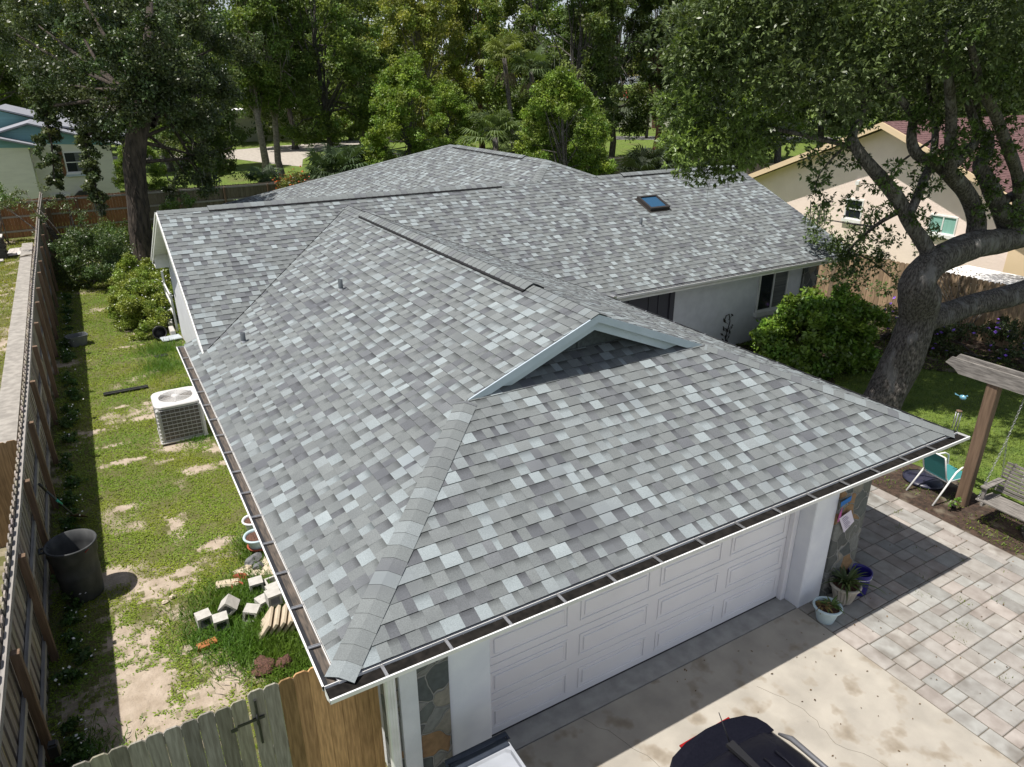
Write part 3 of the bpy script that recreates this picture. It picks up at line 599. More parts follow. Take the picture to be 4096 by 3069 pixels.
# pale flower-and-leaf ornament on the entry wall
wa = MB(); cx, cz = 14.0, .55
wa.tube([(cx+.0,8.95,.05),(cx+.02,8.95,.4),(cx+.1,8.95,.75),(cx+.03,8.95,.98),(cx-.08,8.95,.95),(cx-.12,8.95,.85)], .012, 6)
g = random.Random(4)
for (dx,dz,s) in ((-.12,.8,.10),(.16,.93,.07),(-.12,.55,.08),(.02,.5,.09),(-.16,.4,.08),(.14,.42,.08),(.2,.55,.05),(0,.32,.09),(.12,.28,.06),(-.1,.22,.08),(.08,.12,.08),(-.14,.62,.04),(.22,.62,.04)):
    a = g.uniform(-1,1); q = [(cx+dx+s*math.sin(a+t)*r_, 8.955+.01*math.cos(t), cz-.55+dz+s*math.cos(a+t)*r_) for t, r_ in ((0,1),(1.57,.4),(3.14,.8),(4.71,.4))]
    wa.prism(q, (0,-.008,0)); wa.tube([(cx+.03,8.95,dz-.12),(cx+dx,8.95,dz)], .006, 5)
single(wa, "wall_ornament", "bronze", "dark metal flower stem ornament on the grey entry wall", "ornament")
# notice in a plastic bag taped to the right stone pier
nt_ = Thing("notice", (7.3,.33,1.2), "printed paper notice in a plastic bag held by blue tape", "notice")
q = MB(); q.prism([(7.19,.318,1.42),(7.40,.300,1.50),(7.53,.300,1.27),(7.36,.31,1.13)], (0,.004,0)); sh_ = nt_.part(q, "sheet", "paper")
q = MB()
for i in range(7):
    t = i/7; a = Vector((7.22+.135*t+.02,.3065-.006*t,1.40-.22*t)); d = Vector((.17-.02*(i%3),-.004,.062)); q.prism([a,a+d*(.5+.45*((i*7)%3)/3),a+d*(.5+.45*((i*7)%3)/3)-Vector((-.003,0,.007)),a-Vector((-.003,0,.007))], (0,-.001,0))
nt_.part(q, "print", "paper_ink", sh_)
q = MB(); q.prism([(7.18,.325,1.50),(7.22,.322,1.60),(7.23,.322,1.38),(7.17,.325,1.36)], (0,.003,0)); nt_.part(q, "bag_edge", "pink_print")
q = MB(); q.prism([(7.155,.315,1.70),(7.37,.315,1.74),(7.37,.315,1.66),(7.16,.315,1.62)], (0,.004,0)); nt_.part(q, "tape", "tape_blue")
print("house done")
# ------------------------------------------------------------------ fences
def picket(mb, base, d, w, h, th, nrm, ear=.03, col=(1,1,1)):
    d = Vector(d); nrm = Vector(nrm); b_ = Vector(base); U = Vector((0,0,1))
    q = [b_, b_+d*w, b_+d*w+U*(h-ear), b_+d*(w-ear)+U*h, b_+d*ear+U*h, b_+U*(h-ear)]
    mb.prism(q, nrm*th, col)
def fence(name, pts, h, label, nrm_side, colfn, cat="fence", pw=.14, gap=.006, posts=True, rails=(.25,.95,1.6), rail_mat="wood_rail", post_mat="wood_post", post_pts=None, group=None, z0=-.03, post_h=0, doubled=False):
    a = Vector((*pts[0],0)); T = Thing(name, (a.x,a.y,0), label, cat, group); pk = MB(); g = random.Random(len(pts)*7+int(pts[0][0]*10+500)); s_tot = 0
    for i in range(len(pts)-1):
        p, q = Vector((*pts[i],z0)), Vector((*pts[i+1],z0)); hh0 = h if not callable(h) else 0; d = (q-p); ln = d.length; d.normalize(); nrm = Vector((-d.y,d.x,0))*nrm_side
        k = 0; s = 0
        while s < ln-.02:
            w = min(pw, ln-s); hz = (h(s_tot+s) if callable(h) else h)-z0
            picket(pk, p+d*s+nrm*(g.uniform(0,.004)+(.022 if doubled and k % 2 else 0)), d, w, hz+g.uniform(-.012,.012), .018, nrm, .028, colfn(p+d*s, g)); s += (max(w-.022,.03) if doubled else w+gap); k += 1
        s_tot += ln
    T.part(pk, "picket_panel", "wood_weathered")
    # each rail run its own part
    for r in rails:
        rb = MB(); st = 0
        for i in range(len(pts)-1):
            p, q = Vector((*pts[i],0)), Vector((*pts[i+1],0)); d = q-p; ln = d.length; d.normalize(); nrm = Vector((-d.y,d.x,0))*nrm_side
            za = r if r < 1.4 else (h(st) if callable(h) else h)-.17; zb_ = r if r < 1.4 else (h(st+ln) if callable(h) else h)-.17
            o0 = -nrm*.004; o1 = -nrm*.044
            rb.add([p+o0+Vector((0,0,za)),q+o0+Vector((0,0,zb_)),q+o1+Vector((0,0,zb_)),p+o1+Vector((0,0,za)),p+o0+Vector((0,0,za+.09)),q+o0+Vector((0,0,zb_+.09)),q+o1+Vector((0,0,zb_+.09)),p+o1+Vector((0,0,za+.09))], [(3,2,1,0),(4,5,6,7),(0,1,5,4),(1,2,6,5),(2,3,7,6),(3,0,4,7)]); st += ln
        T.part(rb, "rail", rail_mat)
    if post_pts:
        for (x,y,z) in post_pts: pb_ = MB(); pb_.bx(x-.045,x+.045,y-.045,y+.045,-.1,z,bev=.004); T.part(pb_, "post", post_mat)
    return T
gcol = lambda p, g: tuple(np.array((.34,.31,.275))*g.uniform(.75,1.2)*np.array((1,g.uniform(.93,1.02),g.uniform(.85,1.05))))
hf = lambda s: 1.83+min(.3, max(0,(s-7)*.022))
sp = [(-2.70,.86),(-2.72,6),(-2.76,11),(-2.80,14.5),(-2.84,18.7),(-2.86,23),(-2.92,27),(-3.0,32),(-3.04,38.4)]
posts = [(-2.63+(-.004*max(0,y-2.4)),y,z) for y,z in ((1.0,1.62),(2.9,1.62),(4.75,1.66),(6.78,1.70),(9.0,1.72),(10.9,1.80),(13.0,1.86),(14.75,1.90),(16.5,1.96),(17.9,2.0),(19.7,2.04),(21.3,2.05),(23.6,2.06),(26,2.06),(28.4,2.08),(31,2.08),(33.5,2.08),(36,2.08))]
fence("wooden_fence", sp, hf, "long weathered picket fence with brown posts along the left side yard", 1, gcol, post_pts=posts, gap=.012, doubled=True)
def bfc(p, g):
    if p.x < 1.5: return tuple(np.array((.30,.15,.075))*g.uniform(.85,1.15))
    return tuple(np.array((.18,.155,.12))*g.uniform(.8,1.15))
bp = [(x, 38.36+(x+5)*.036-.02, 1.7) for x in (-8,-5.6,-1.6,.8,3.2,5.6,8,10.4,12.8,15.2,30,32.4,34.8,37.2)]
fence("wooden_fence", [(-9.5,38.3),(0,38.6),(20,39.3),(38,39.95)], 1.80, "plank fence across the back, orange at its left end and grey further right", 1, bfc, gap=.004, post_pts=bp)
fence("wooden_fence", [(38,39.9),(39.2,31.5),(42,29),(44,27.6)], 1.80, "dark plank fence beyond the right end of the main roof", -1, lambda p,g: tuple(np.array((.10,.085,.07))*g.uniform(.8,1.15)), post_pts=[(38.5,36,1.7),(39,33,1.7)])
rfc = lambda p, g: tuple(np.array((.47,.34,.22))*g.uniform(.7,1.1)) if g.random() < .8 else (.26,.20,.14)
fence("wooden_fence", [(20.9,14),(20.9,-3)], 1.75, "tan board fence between the stone-ended house wall and the pink house", -1, rfc, gap=.01, pw=.15)
def ffc(p, g):
    if p.x > -.32: return tuple(np.array((.60,.36,.18))*g.uniform(.75,1.2))
    if p.x > -.5: return (.30,.19,.09)
    return tuple(np.array((.29,.275,.245))*g.uniform(.7,1.2)*np.array((1,1,g.uniform(.85,1.0))))
F1 = fence("wooden_fence", [(-.66,.885),(.57,.885)], 1.84, "front picket fence half grey, half orange-brown beside the stone pier", -1, ffc, gap=.003, pw=.138)
F2 = fence("fence_gate", [(-2.68,.88),(-.685,.87)], 1.80, "grey weathered picket gate left of the black latch", -1, ffc, gap=.003, pw=.140, cat="gate")
lt = MB(); lt.bx(-.80,-.55,.845,.858,1.50,1.53); lt.bx(-.86,-.80,.845,.86,1.47,1.51); lt.tube([(-.62,.84,1.45),(-.62,.84,1.58)], .008, 6); F2.part(lt, "latch", "black_plastic")
hg = MB(); hg.bx(-.62,-.60,.84,.86,1.2,1.75); F1.part(hg, "latch_plate", "black_plastic")
nf = fence("wooden_fence", [(-2.80,8.10),(-8.5,8.3)], 1.83, "short tan board fence meeting the long fence from the neighbour's side", 1, lambda p,g: tuple(np.array((.36,.235,.13))*g.uniform(.75,1.15)), gap=.002, pw=.15)
# small black lamp at the foot of a post
lp = MB(); lp.bx(-2.56,-2.46,2.46,2.56,.46,.62,bev=.01); lp.bx(-2.545,-2.475,2.475,2.545,.62,.64); single(lp, "solar_lamp", "black_plastic", "small black lantern fixed low on the near fence post", "lantern")
# low concrete wall beyond the fence
cw = MB(); cw.prism([(-3.16,8.35,-.1),(-3.56,8.35,-.1),(-3.96,33.0,-.1),(-3.56,33.0,-.1)], (0,0,.72)); single(cw, "retaining_wall", "concrete_grey", "long low concrete wall running beside the picket fence", "wall")
tw = MB(); tw.tube([(-3.95,29.8,.64),(-3.7,29.9,.66),(-3.5,29.85,.68),(-3.36,29.95,.64)], [.02,.035,.03,.02], 6); single(tw, "fallen_branch", "bark_pale", "short grey branch lying across the concrete wall", "branch")

# ------------------------------------------------------------------ side yard things
T = Thing("air_conditioner", (-.28,11.05,0), "grey outdoor air conditioner on the side lawn", "air conditioner")
ax0, ax1, ay0, ay1 = -.72,.20,10.62,11.54; b_ = MB(); b_.box(((ax0+ax1)/2,(ay0+ay1)/2,.40),(ax1-ax0-.04,ay1-ay0-.04,.80),bev=.08); T.part(b_, "coil", "ac_fin")
for i in range(9): q = MB(); z = .09+i*.085; 
q = MB()
for i in range(9):
    z = .075+i*.086; q.box(((ax0+ax1)/2,(ay0+ay1)/2,z),(ax1-ax0,ay1-ay0,.012),bev=.0055)
for x in np.linspace(ax0+.09,ax1-.09,9): q.box((x,ay0+.002,.43),(.006,.012,.78))
for y in np.linspace(ay0+.09,ay1-.09,9): q.box((ax0+.002,y,.43),(.012,.006,.78))
T.part(q, "louvre_guard", "ac_metal")
for (x,y) in ((ax0+.045,ay0+.045),(ax1-.045,ay0+.045),(ax0+.045,ay1-.045)): q = MB(); q.box((x,y,.42),(.085,.085,.78),bev=.03); T.part(q, "corner_post", "ac_metal")
q = MB(); q.box(((ax0+ax1)/2,(ay0+ay1)/2,.025),(ax1-ax0+.02,ay1-ay0+.02,.05),bev=.02); T.part(q, "base_pan", "ac_metal")
q = MB(); cx, cy = (ax0+ax1)/2,(ay0+ay1)/2; n_ = 40; o = len(q.v)
def rr(w, r, hs):      # rounded square radius
    c, s = abs(math.cos(w)), abs(math.sin(w)); return (hs/ (c**6+s**6)**(1/6)) if r < 0 else r
for k in range(n_):
    w = 2*PI*k/n_
    for (r, z) in ((.34,.875),(-1,.865),(-1,.845),(-1,.80)):
        R_ = rr(w,r,.47 if z < .86 else .45); q.v.append((cx+R_*math.cos(w), cy+R_*math.sin(w), z))
for k in range(n_):
    j = (k+1) % n_
    for i in range(3): q.f.append((o+k*4+i,o+k*4+i+1,o+j*4+i+1,o+j*4+i)); q.c.append((1,1,1)); q.sm.append(False)
top = T.part(q, "top_cover", "ac_metal"); q = MB(); q.lathe([(.34,.872),(.33,.78),(0,.78)], (cx,cy,0), 32); T.part(q, "fan_well", "ac_fin", top)
q = MB()
for k in range(12): r = .07+k*.024; q.lathe([(r-.003,.882-k*.001),(r,.887-k*.001),(r+.003,.882-k*.001)], (cx,cy,0), 36)
for k in range(6): w = k*PI/3+.4; q.box((cx+.19*math.cos(w),cy+.19*math.sin(w),.882),(.32,.012,.012),w)
q.lathe([(.085,.878),(.08,.90),(0,.905)], (cx,cy,0), 24); T.part(q, "fan_grille", "ac_metal", top)
# trash can
T = Thing("trash_can", (-2.22,6.02,0), "big dark rubber trash can standing against the left fence", "trash can")
c0 = (-2.26,6.08,-.03); q = MB(); q.lathe([(0,.0),(.25,.0),(.262,.03),(.285,.42),(.292,.44),(.285,.47),(.30,.72),(.325,.74),(.33,.90),(.345,.92),(.34,.935),(.315,.93),(.30,.75),(.25,.06),(0,.05)], c0, 40); T.part(q, "body", "trash_grey")
q = MB(); q.tube([(c0[0]-.29,c0[1]-.06,.87),(c0[0]-.39,c0[1]-.055,.87),(c0[0]-.40,c0[1]+.07,.87),(c0[0]-.29,c0[1]+.08,.87)], .018, 8); T.part(q, "handle", "trash_grey")
q = MB(); q.tube([(c0[0]+.17,c0[1]-.295,.84),(c0[0]+.22,c0[1]-.26,.86)], .006, 5); T.part(q, "red_mark", "lamp_red")
# half-moon edging tool leaning on the fence
T = Thing("garden_spade", (-2.3,8.3,0), "long-handled spade with a green band leaning on the left fence", "spade")
q = MB(); q.tube([(-2.62,7.75,1.10),(-2.36,8.26,.16)], .017, 8); T.part(q, "handle", "pipe_grey"); q = MB(); q.tube([(-2.50,7.985,.67),(-2.455,8.075,.51)], .020, 8); T.part(q, "grip_band", "handle_green")
q = MB(); q.tube([(-2.63,7.73,1.14),(-2.58,7.83,.95)], .022, 8); T.part(q, "grip", "black_plastic"); q = MB(); q.prism([(-2.42,8.25,.17),(-2.28,8.22,.17),(-2.16,8.36,.0),(-2.30,8.42,.0)], (.006,.006,.004)); T.part(q, "blade", "bark_red")
# tub
T = Thing("plastic_tub", (-2.16,18.75,0), "empty grey plastic tub on the grass by the fence shadow", "tub")
q = MB(); 
def tub(mb, c, a, b_, h, rz, fl=.8, th=.02):
    M = Matrix.Translation(c) @ Matrix.Rotation(rz,4,'Z'); n_ = 28; vs = []
    for (sc_, z) in ((0,0),(fl,0),(1,h),(1.06,h),(1.06,h-.03),(1.0,h-.03) ,(fl*.97,.03),(0,.03)):
        pass
    rings = [(0.0,.0),(fl,.0),(1.0,h-.02),(1.06,h-.02),(1.06,h),(.97,h),(fl*.95,.025),(0.0,.025)]
    for (s, z) in rings:
        for k in range(n_):
            w = 2*PI*k/n_; c_, s_ = math.cos(w), math.sin(w); e = (abs(c_)**5+abs(s_)**5)**(-1/5)
            vs.append(M @ Vector((a*s*e*c_, b_*s*e*s_, z)))
    mb.add(vs, [(i*n_+k,i*n_+(k+1)%n_,(i+1)*n_+(k+1)%n_,(i+1)*n_+k) for i in range(len(rings)-1) for k in range(n_)])
tub(q, (-2.15,18.82,-.02), .27, .20, .30, .25); T.part(q, "body", "tub_grey")
# black edging strip
q = MB(); q.box((-1.18,14.25,.02),(1.0,.13,.05),0,bev=.012); q.box((-1.18,14.21,.05),(1.0,.02,.02),0); single(q, "edging_strip", "black_plastic", "black plastic strip lying across the side lawn", "strip")
q = MB(); q.box((-.15,16.5,.01),(.32,.2,.02),.3,bev=.005); single(q, "mat_scrap", "black_plastic", "small black scrap in the grass near the hedge", "scrap")
# hollow concrete blocks
def block(loc, rz, label, rx=0, ry=0, big=False):
    L_, D_, H_ = (.39,.19,.19) if big else (.195,.19,.19)
    q = MB(); t = .032; cells = 2 if big else 1
    M = Matrix.Translation(loc) @ Matrix.Rotation(rz,4,'Z') @ Matrix.Rotation(ry,4,'Y') @ Matrix.Rotation(rx,4,'X')
    # cells open along local y
    def bb(x0,x1,z0,z1):
        vs = [M @ Vector(v) for v in ((x0,-D_/2,z0),(x1,-D_/2,z0),(x1,D_/2,z0),(x0,D_/2,z0),(x0,-D_/2,z1),(x1,-D_/2,z1),(x1,D_/2,z1),(x0,D_/2,z1))]
        q.add(vs, [(3,2,1,0),(4,5,6,7),(0,1,5,4),(1,2,6,5),(2,3,7,6),(3,0,4,7)])
    bb(-L_/2,L_/2,0,t); bb(-L_/2,L_/2,H_-t,H_); bb(-L_/2,-L_/2+t,t,H_-t); bb(L_/2-t,L_/2,t,H_-t)
    if big: bb(-t/2,t/2,t,H_-t)
    o = q.build("concrete_block", "block", shift=loc); tag(o, label, "concrete block", "concrete blocks dumped in the grass")
block((-.80,4.40,.0), .12, "hollow concrete block furthest left in the grass")
block((-.60,4.22,.0), -.02, "hollow concrete block lying in front of the tilted one")
block((-.50,4.47,.10), -.35, "concrete block tilted on its edge beside two others", ry=.75, rx=.15)
block((-.20,4.22,-.02), -.5, "concrete block turned askew, alone in the middle of the grass", ry=.15)
block((.0,4.78,.0), -.05, "concrete block with its hole facing out next to the stone pad")
block((.21,4.86,.02), .1, "upright concrete block half under the gutter, open at the top", rx=PI/2)
block((.14,4.22,.12), .08, "topmost concrete block of the pile under the gutter")
block((.02,4.38,-.05), .3, "concrete block at the bottom of the pile under the gutter")
block((.20,4.5,.0), .2, "pale concrete block wedged behind the topmost one of the pile")
for i in range(5):
    q = MB(); x = -.10+i*.095; q.box((x+.03,3.80-i*.02,.15),(.045,.40,.30),-.32,ry=.62,bev=.006); o = q.build("paving_slab","slab_cream"); tag(o, ["cream paving slab leaning outermost at the left of the row","second cream slab of the leaning row","middle cream slab of the five leaning ones","fourth cream slab of the leaning row","cream slab of the leaning row nearest the wall"][i], "paving slab", "cream slabs leaning in a row")
def rock(name, c, d, rz, seed, matn, label, cat="rock"):
    q = MB(); q.lathe([(0,-.5),(.35,-.45),(.5,-.1),(.42,.25),(.2,.45),(0,.5)], (0,0,0), 9)
    M = Matrix.Translation(c) @ Matrix.Rotation(rz,4,'Z'); vs = []
    for v in q.v: k = 1+.35*noise.noise(Vector(v)*2.3+Vector((seed,0,0))); vs.append(tuple(M @ Vector((v[0]*d[0]*2*k/2*1.0, v[1]*d[1]*k, (v[2]+.4)*d[2]*k))))
    q.v = vs; q.sm = [False]*len(q.sm); return single(q, name, matn, label, cat)
q = MB(); q.prism([(-.24,5.44,-.03),(-.1,5.25,-.03),(.30,5.05,-.03),(.6,5.2,-.03),(.6,5.75,-.03),(.28,5.62,-.03)], (0,0,.035)); single(q, "stone_pad", "slab_cream", "flat cream concrete pad by the house under the grey rocks", "pad")
rock("rock", (.10,5.52,.0), (.34,.16,.14), .5, 1, "rock", "long pointed grey rock on the cream pad")
rock("rock", (.13,5.34,.0), (.17,.12,.10), 0, 5, "rock", "small rounded grey rock on the cream pad")
rock("rock", (-.0,5.42,.0), (.11,.10,.06), .3, 9, "slab_cream", "small cream stone beside the grey rocks")
rock("rock", (-1.13,5.28,-.02), (.10,.07,.06), .5, 3, "slab_cream", "white stone on the bare sand, right one of two")
rock("rock", (-1.24,5.22,-.02), (.10,.07,.05), .1, 13, "slab_cream", "white stone on the bare sand, left one of two")
q = MB(); q.box((-.84,3.97,.01),(.27,.12,.06),.12,bev=.01); single(q, "brick", "brick", "single orange brick lying in the lawn", "brick")
q = MB(); q.box((-.36,5.13,.02),(.34,.17,.09),-.2,ry=.08,bev=.02); single(q, "broken_slab", "slab_cream", "broken tan slab among terracotta shards", "slab")
for i,(x,y,rz) in enumerate(((-.19,5.15,.3),(-.43,5.0,1.2),(-.28,4.97,2.2))):
    q = MB(); q.lathe([(.10,0),(.115,.02),(.12,.09),(.13,.09),(.13,.07)], (x,y,-.03), 14); q.f = [f for k,f in enumerate(q.f) if (k % 14) < 5]; q.c = q.c[:len(q.f)]; q.sm = q.sm[:len(q.f)]
    o = q.build("pot_shard","pot_red"); tag(o, ["curved terracotta shard right of the broken slab","curved terracotta shard in front of the broken slab","terracotta shard nearest the concrete blocks"][i], "shard", "broken terracotta pieces")
def pot(name, c, r, h, matn, label, cat="flower pot", flute=0, soil=True, rim=.02, thing=True, n=32):
    T = Thing(name, c, label, cat); q = MB(); q.lathe([(0,0),(r*.62,0),(r*.66,.02),(r*.9,h*.72),(r*.97,h*.86)], c, n, flute=flute); T.part(q, "body", matn)
    q = MB(); q.lathe([(r*.95,h*.84),(r*1.08,h*.86),(r*1.12,h*.93),(r*1.08,h),(r*.96,h),(r*.9,h*.9),(r*.88,h*.75)], c, 32); T.part(q, "rim", matn)
    if soil: q = MB(); q.lathe([(r*.9,h*.82),(r*.5,h*.86),(0,h*.87)], c, 20); T.part(q, "soil", "mulch_red")
    return T
pot("flower_pot", (.26,5.80,-.03), .17, .16, "pot_red", "red clay pot holding the white pot beside the gutter")
pot("flower_pot", (.24,5.78,.10), .19, .22, "pot_blue", "pale pot with an open rim set in a red clay pot")
pot("flower_pot", (.30,6.42,.0), .16, .24, "white_paint", "white pot almost hidden behind the gutter edge")
for (x,y,r,s,lb) in ((-.26,3.12,.26,2,"larger mound of brown mulch in the tall grass"),(.0,3.05,.20,7,"smaller mound of brown mulch next to the fence")):
    rock("mulch_mound", (x,y,-.03), (r*1.3,r*1.1,.2), .2, s, "mulch_red", lb, "mulch mound")
T = Thing("bucket", (.12,18.3,0), "dark bucket tipped beside the white-flowered hedge", "bucket"); q = MB(); q.lathe([(0,0),(.15,0),(.18,.3),(.2,.3),(.17,.02)], (0,0,0), 20)
M = Matrix.Translation((.0,18.3,.1)) @ Matrix.Rotation(1.15,4,'X'); q.v = [tuple(M @ Vector(v)) for v in q.v]; T.part(q, "body", "black_plastic")
q = MB(); q.box((.27,17.82,.06),(.55,.42,.05),.15,bev=.02); single(q, "storage_lid", "lid_pale", "pale grey plastic lid lying in weeds by the house wall", "lid")
# low border of white blocks and a white frame along the left wall
for i in range(6):
    q = MB(); q.box((.36+.02*i,18.3+i*.9,.10),(.14,.55,.22),.04*i,bev=.02); tag(q.build("border_block","block"), ["nearest","second","third","fourth","fifth","farthest"][i]+" white border block between the hedge and the left wall", "border block", "white blocks along the left wall")
T = Thing("ladder_frame", (.62,19.5,0), "white slatted frame standing against the left wall", "frame")
q = MB(); q.bx(.50,.56,18.6,18.66,0,1.2); T.part(q, "frame_post", "white_metal"); q = MB(); q.bx(.50,.56,20.4,20.46,0,1.5); T.part(q, "frame_post", "white_metal"); 
for z in (.45,.75,1.05): q = MB(); q.bx(.51,.55,18.66,20.4,z,z+.05); T.part(q, "frame_slat", "white_metal")

# ------------------------------------------------------------------ neighbour's yard
T = Thing("shingle_stack", (-5.0,33.5,0), "tall stack of dark flattened cardboard at the left edge", "stack")
q = MB(); g = random.Random(9)
for i in range(16): q.box((-5.15+g.uniform(-.03,.03),33.5,.03+i*.055),(1.0,.8,.045),g.uniform(-.05,.05))
T.part(q, "sheet_pile", "stack_dark"); q = MB(); q.box((-5.15,33.5,.93),(1.02,.82,.05),.03,bev=.01); T.part(q, "top_sheet", "tarp")
q = MB(); nx = 9
for j in range(nx):
    for i in range(nx): x, y = -4.8+i*.14, 33.6+j*.16; q.v.append((x+.1*nz(x,y,3),y,.02+.22*max(0,1-math.hypot((i-4)/4.5,(j-4)/4.5))*(1+1.2*nz(x,y,4.5,3))))
for j in range(nx-1):
    for i in range(nx-1): q.f.append((j*nx+i,j*nx+i+1,(j+1)*nx+i+1,(j+1)*nx+i)); q.c.append((1,1,1)); q.sm.append(False)
single(q, "crumpled_tarp", "tarp", "crumpled dirty white tarp beside the dark stack", "tarp")
q = MB(); q.box((-5.3,32.6,.04),(1.1,.35,.07),.1,bev=.02); single(q, "plank_pile", "tarp", "white boards lying in front of the dark stack", "boards")

# ------------------------------------------------------------------ patio things on the right
def strap_plant(T, c, n, ln, wd, seed, col, up=.9, arch=1.0, name="leaves"):
    q = MB(); g = random.Random(seed)
    for i in range(n):
        a = i*2.399+g.uniform(-.3,.3); t = i/n; L_ = ln*g.uniform(.7,1.15)*(.65+.45*t); el = up*(1.25-.85*t)+g.uniform(-.1,.1); p = Vector(c)+Vector((math.cos(a),math.sin(a),0))*.03; el0 = el; vs = []; d = Vector((math.cos(a),math.sin(a),0)); s = Vector((-d.y,d.x,0))
        for k in range(7):
            w = wd*(.55+.9*k/2 if k < 2 else 1.3*(1-(k-1)/5.2))/2; w = max(w,.001)
            vs += [p-s*w+Vector((0,0,w*.5)), p-Vector((0,0,w*.2)), p+s*w+Vector((0,0,w*.5))]
            p = p+(d*math.cos(el)+Vector((0,0,math.sin(el))))*L_/6; el -= arch*.27*g.uniform(.6,1.2)
        tt = g.uniform(.75,1.25); q.add(vs, [(3*k+j,3*k+j+1,3*k+j+4,3*k+j+3) for k in range(6) for j in range(2)], tuple(x*tt for x in col))
    return T.part(q, name, "leaf_matte")
T = pot("potted_plant", (7.44,.17,0), .20, .31, "pot_cream", "fluted cream pot with a spiky strap-leaved plant", "potted plant", flute=.035, n=44); strap_plant(T, (7.44,.17,.29), 34, .46, .045, 3, (.085,.12,.05), 1.15, .8)
T = pot("potted_plant", (6.86,.02,0), .18, .26, "pot_blue", "pale blue pot with a small dried-out pineapple plant", "potted plant"); strap_plant(T, (6.90,-.0,.24), 16, .20, .04, 5, (.10,.16,.05), 1.0, .8); strap_plant(T, (6.80,.05,.24), 16, .18, .03, 8, (.28,.19,.08), .8, 1.3, "dry_leaves")
T = Thing("bucket", (7.80,.20,0), "purple-blue plastic bucket beside the cream pot", "bucket"); q = MB(); q.lathe([(0,0),(.135,0),(.14,.01),(.158,.28),(.168,.285),(.168,.30),(.160,.31),(.162,.345),(.172,.35),(.172,.37),(.158,.37),(.150,.33),(.130,.02),(0,.015)], (7.80,.20,0), 36); T.part(q, "body", "bucket_purple")
q = MB(); q.tube([(7.80+.17*math.cos(w),.20+.17*math.sin(w),.30-.16*math.sin(w*1.0)*(0 if math.sin(w)>0 else -.0)) for w in np.linspace(PI,2*PI,12)], .004, 5); T.part(q, "bail_handle", "white_metal")
# patio chairs
def patio_chair(loc, rz, label, beam=True):
    T = Thing("patio_chair", (0,0,0), label, "chair", "white framed patio chairs with turquoise mesh"); q = MB(); fr = []
    for s in (-1,1):
        y = .27*s
        q = MB(); q.tube([(-.42,y*1.05,0),(-.12,y,.42),(.0,y,.60),(.12,y,.67),(.35,y,.66),(.46,y,.60),(.50,y,.45),(.52,y*1.05,0)], .017, 8); T.part(q, "side_frame", "chair_white")
        q = MB(); q.tube([(.48,y*.88,.40),(-.10,y*.88,.40),(-.18,y*.88,.50),(-.32,y*.88,.90),(-.31,y*.8,.93)], .014, 8); T.part(q, "seat_rail", "chair_white")
    q = MB(); q.tube([(-.31,-.22,.93),(-.31,.22,.93)], .014, 8); T.part(q, "top_rail", "chair_white"); q = MB(); q.tube([(-.12,-.27,.40),(-.12,.27,.40)], .012, 8); T.part(q, "cross_bar", "chair_white")
    q = MB(); q.tube([(.46,-.25,.395),(.46,.25,.395)], .012, 8); T.part(q, "front_bar", "chair_white")
    q = MB(); q.prism([(.47,-.235,.405),(.47,.235,.405),(-.12,.235,.395),(-.12,-.235,.395)], (0,0,.008)); T.part(q, "seat", "teal_mesh")
    q = MB(); q.prism([(-.155,-.235,.45),(-.155,.235,.45),(-.305,.235,.915),(-.305,-.235,.915)], (.007,0,.003)); T.part(q, "backrest", "teal_mesh")
    T.o.location = loc; T.o.rotation_euler = (0,0,rz); return T
for ch in (patio_chair((11.55,1.22,-.03), -.16, "turquoise patio chair with its back turned, left of the wooden post"), patio_chair((13.3,.05,-.03), 2.9, "turquoise patio chair partly seen behind the swing")): pass
q = MB(); q.lathe([(0,.09),(.12,.085),(.30,.055),(.345,.02),(.355,.0),(.36,.03),(.33,.05)], (11.80,1.62,-.02), 36, sx=.95, sy=1.05)
for a in (.5,2.1): q.box((11.80,1.62,.085),(.6,.02,.012),a)
single(q, "fire_pit_lid", "lid_dark", "dark blue round lid lying on the soil behind the turquoise chair", "lid")
# swing arbour
T = Thing("swing_arbor", (11.53,.70,0), "wooden post-and-beam frame that carries the hanging swing bench", "swing frame")
q = MB(); q.box((11.60,.78,1.16),(.185,.185,2.46),.06,bev=.012); T.part(q, "post", "wood_post"); q = MB(); q.box((11.66,-2.6,1.2),(.185,.185,2.5),0,bev=.012); T.part(q, "post", "wood_post")
q = MB()
for x in (11.48,11.73):
    q.prism([(x,1.52,2.62),(x,1.60,2.50),(x,1.44,2.44),(x,1.34,2.36),(x,-3.4,2.36),(x,-3.4,2.62)], (.045,0,0))
T.part(q, "beam", "wood_grey"); q = MB(); q.box((11.63,.78,2.44),(.20,.16,.20),.0,bev=.01); T.part(q, "post_cap_block", "wood_grey")
T = Thing("swing_bench", (11.45,-.4,.45), "grey weathered slatted bench hanging on chains", "swing bench")
y0, y1 = -1.45,.38
for i in range(9): q = MB(); q.bx(11.12+i*.062,11.165+i*.062,y0,y1,.44-.006*i,.46-.006*i); T.part(q, "seat_slat", "wood_grey")
for i in range(9): q = MB(); c = (11.73+i*.022,(y0+y1)/2,.47+i*.058); q.box(c,(.018,y1-y0,.042),0,ry=-.0); T.part(q, "back_slat", "wood_grey")
for y in (y1-.12,(y0+y1)/2,y0+.12): q = MB(); q.box((11.38,y,.41),(.56,.04,.06),0); T.part(q, "seat_support", "wood_grey"); q = MB(); q.box((11.84,y,.70),(.03,.04,.56),0,ry=.37); T.part(q, "back_support", "wood_grey")
for y in (y1-.07,y0+.07): q = MB(); q.box((11.42,y,.70),(.56,.11,.03),0,bev=.004); q.box((11.20,y,.57),(.05,.05,.24)); T.part(q, "armrest", "wood_grey")
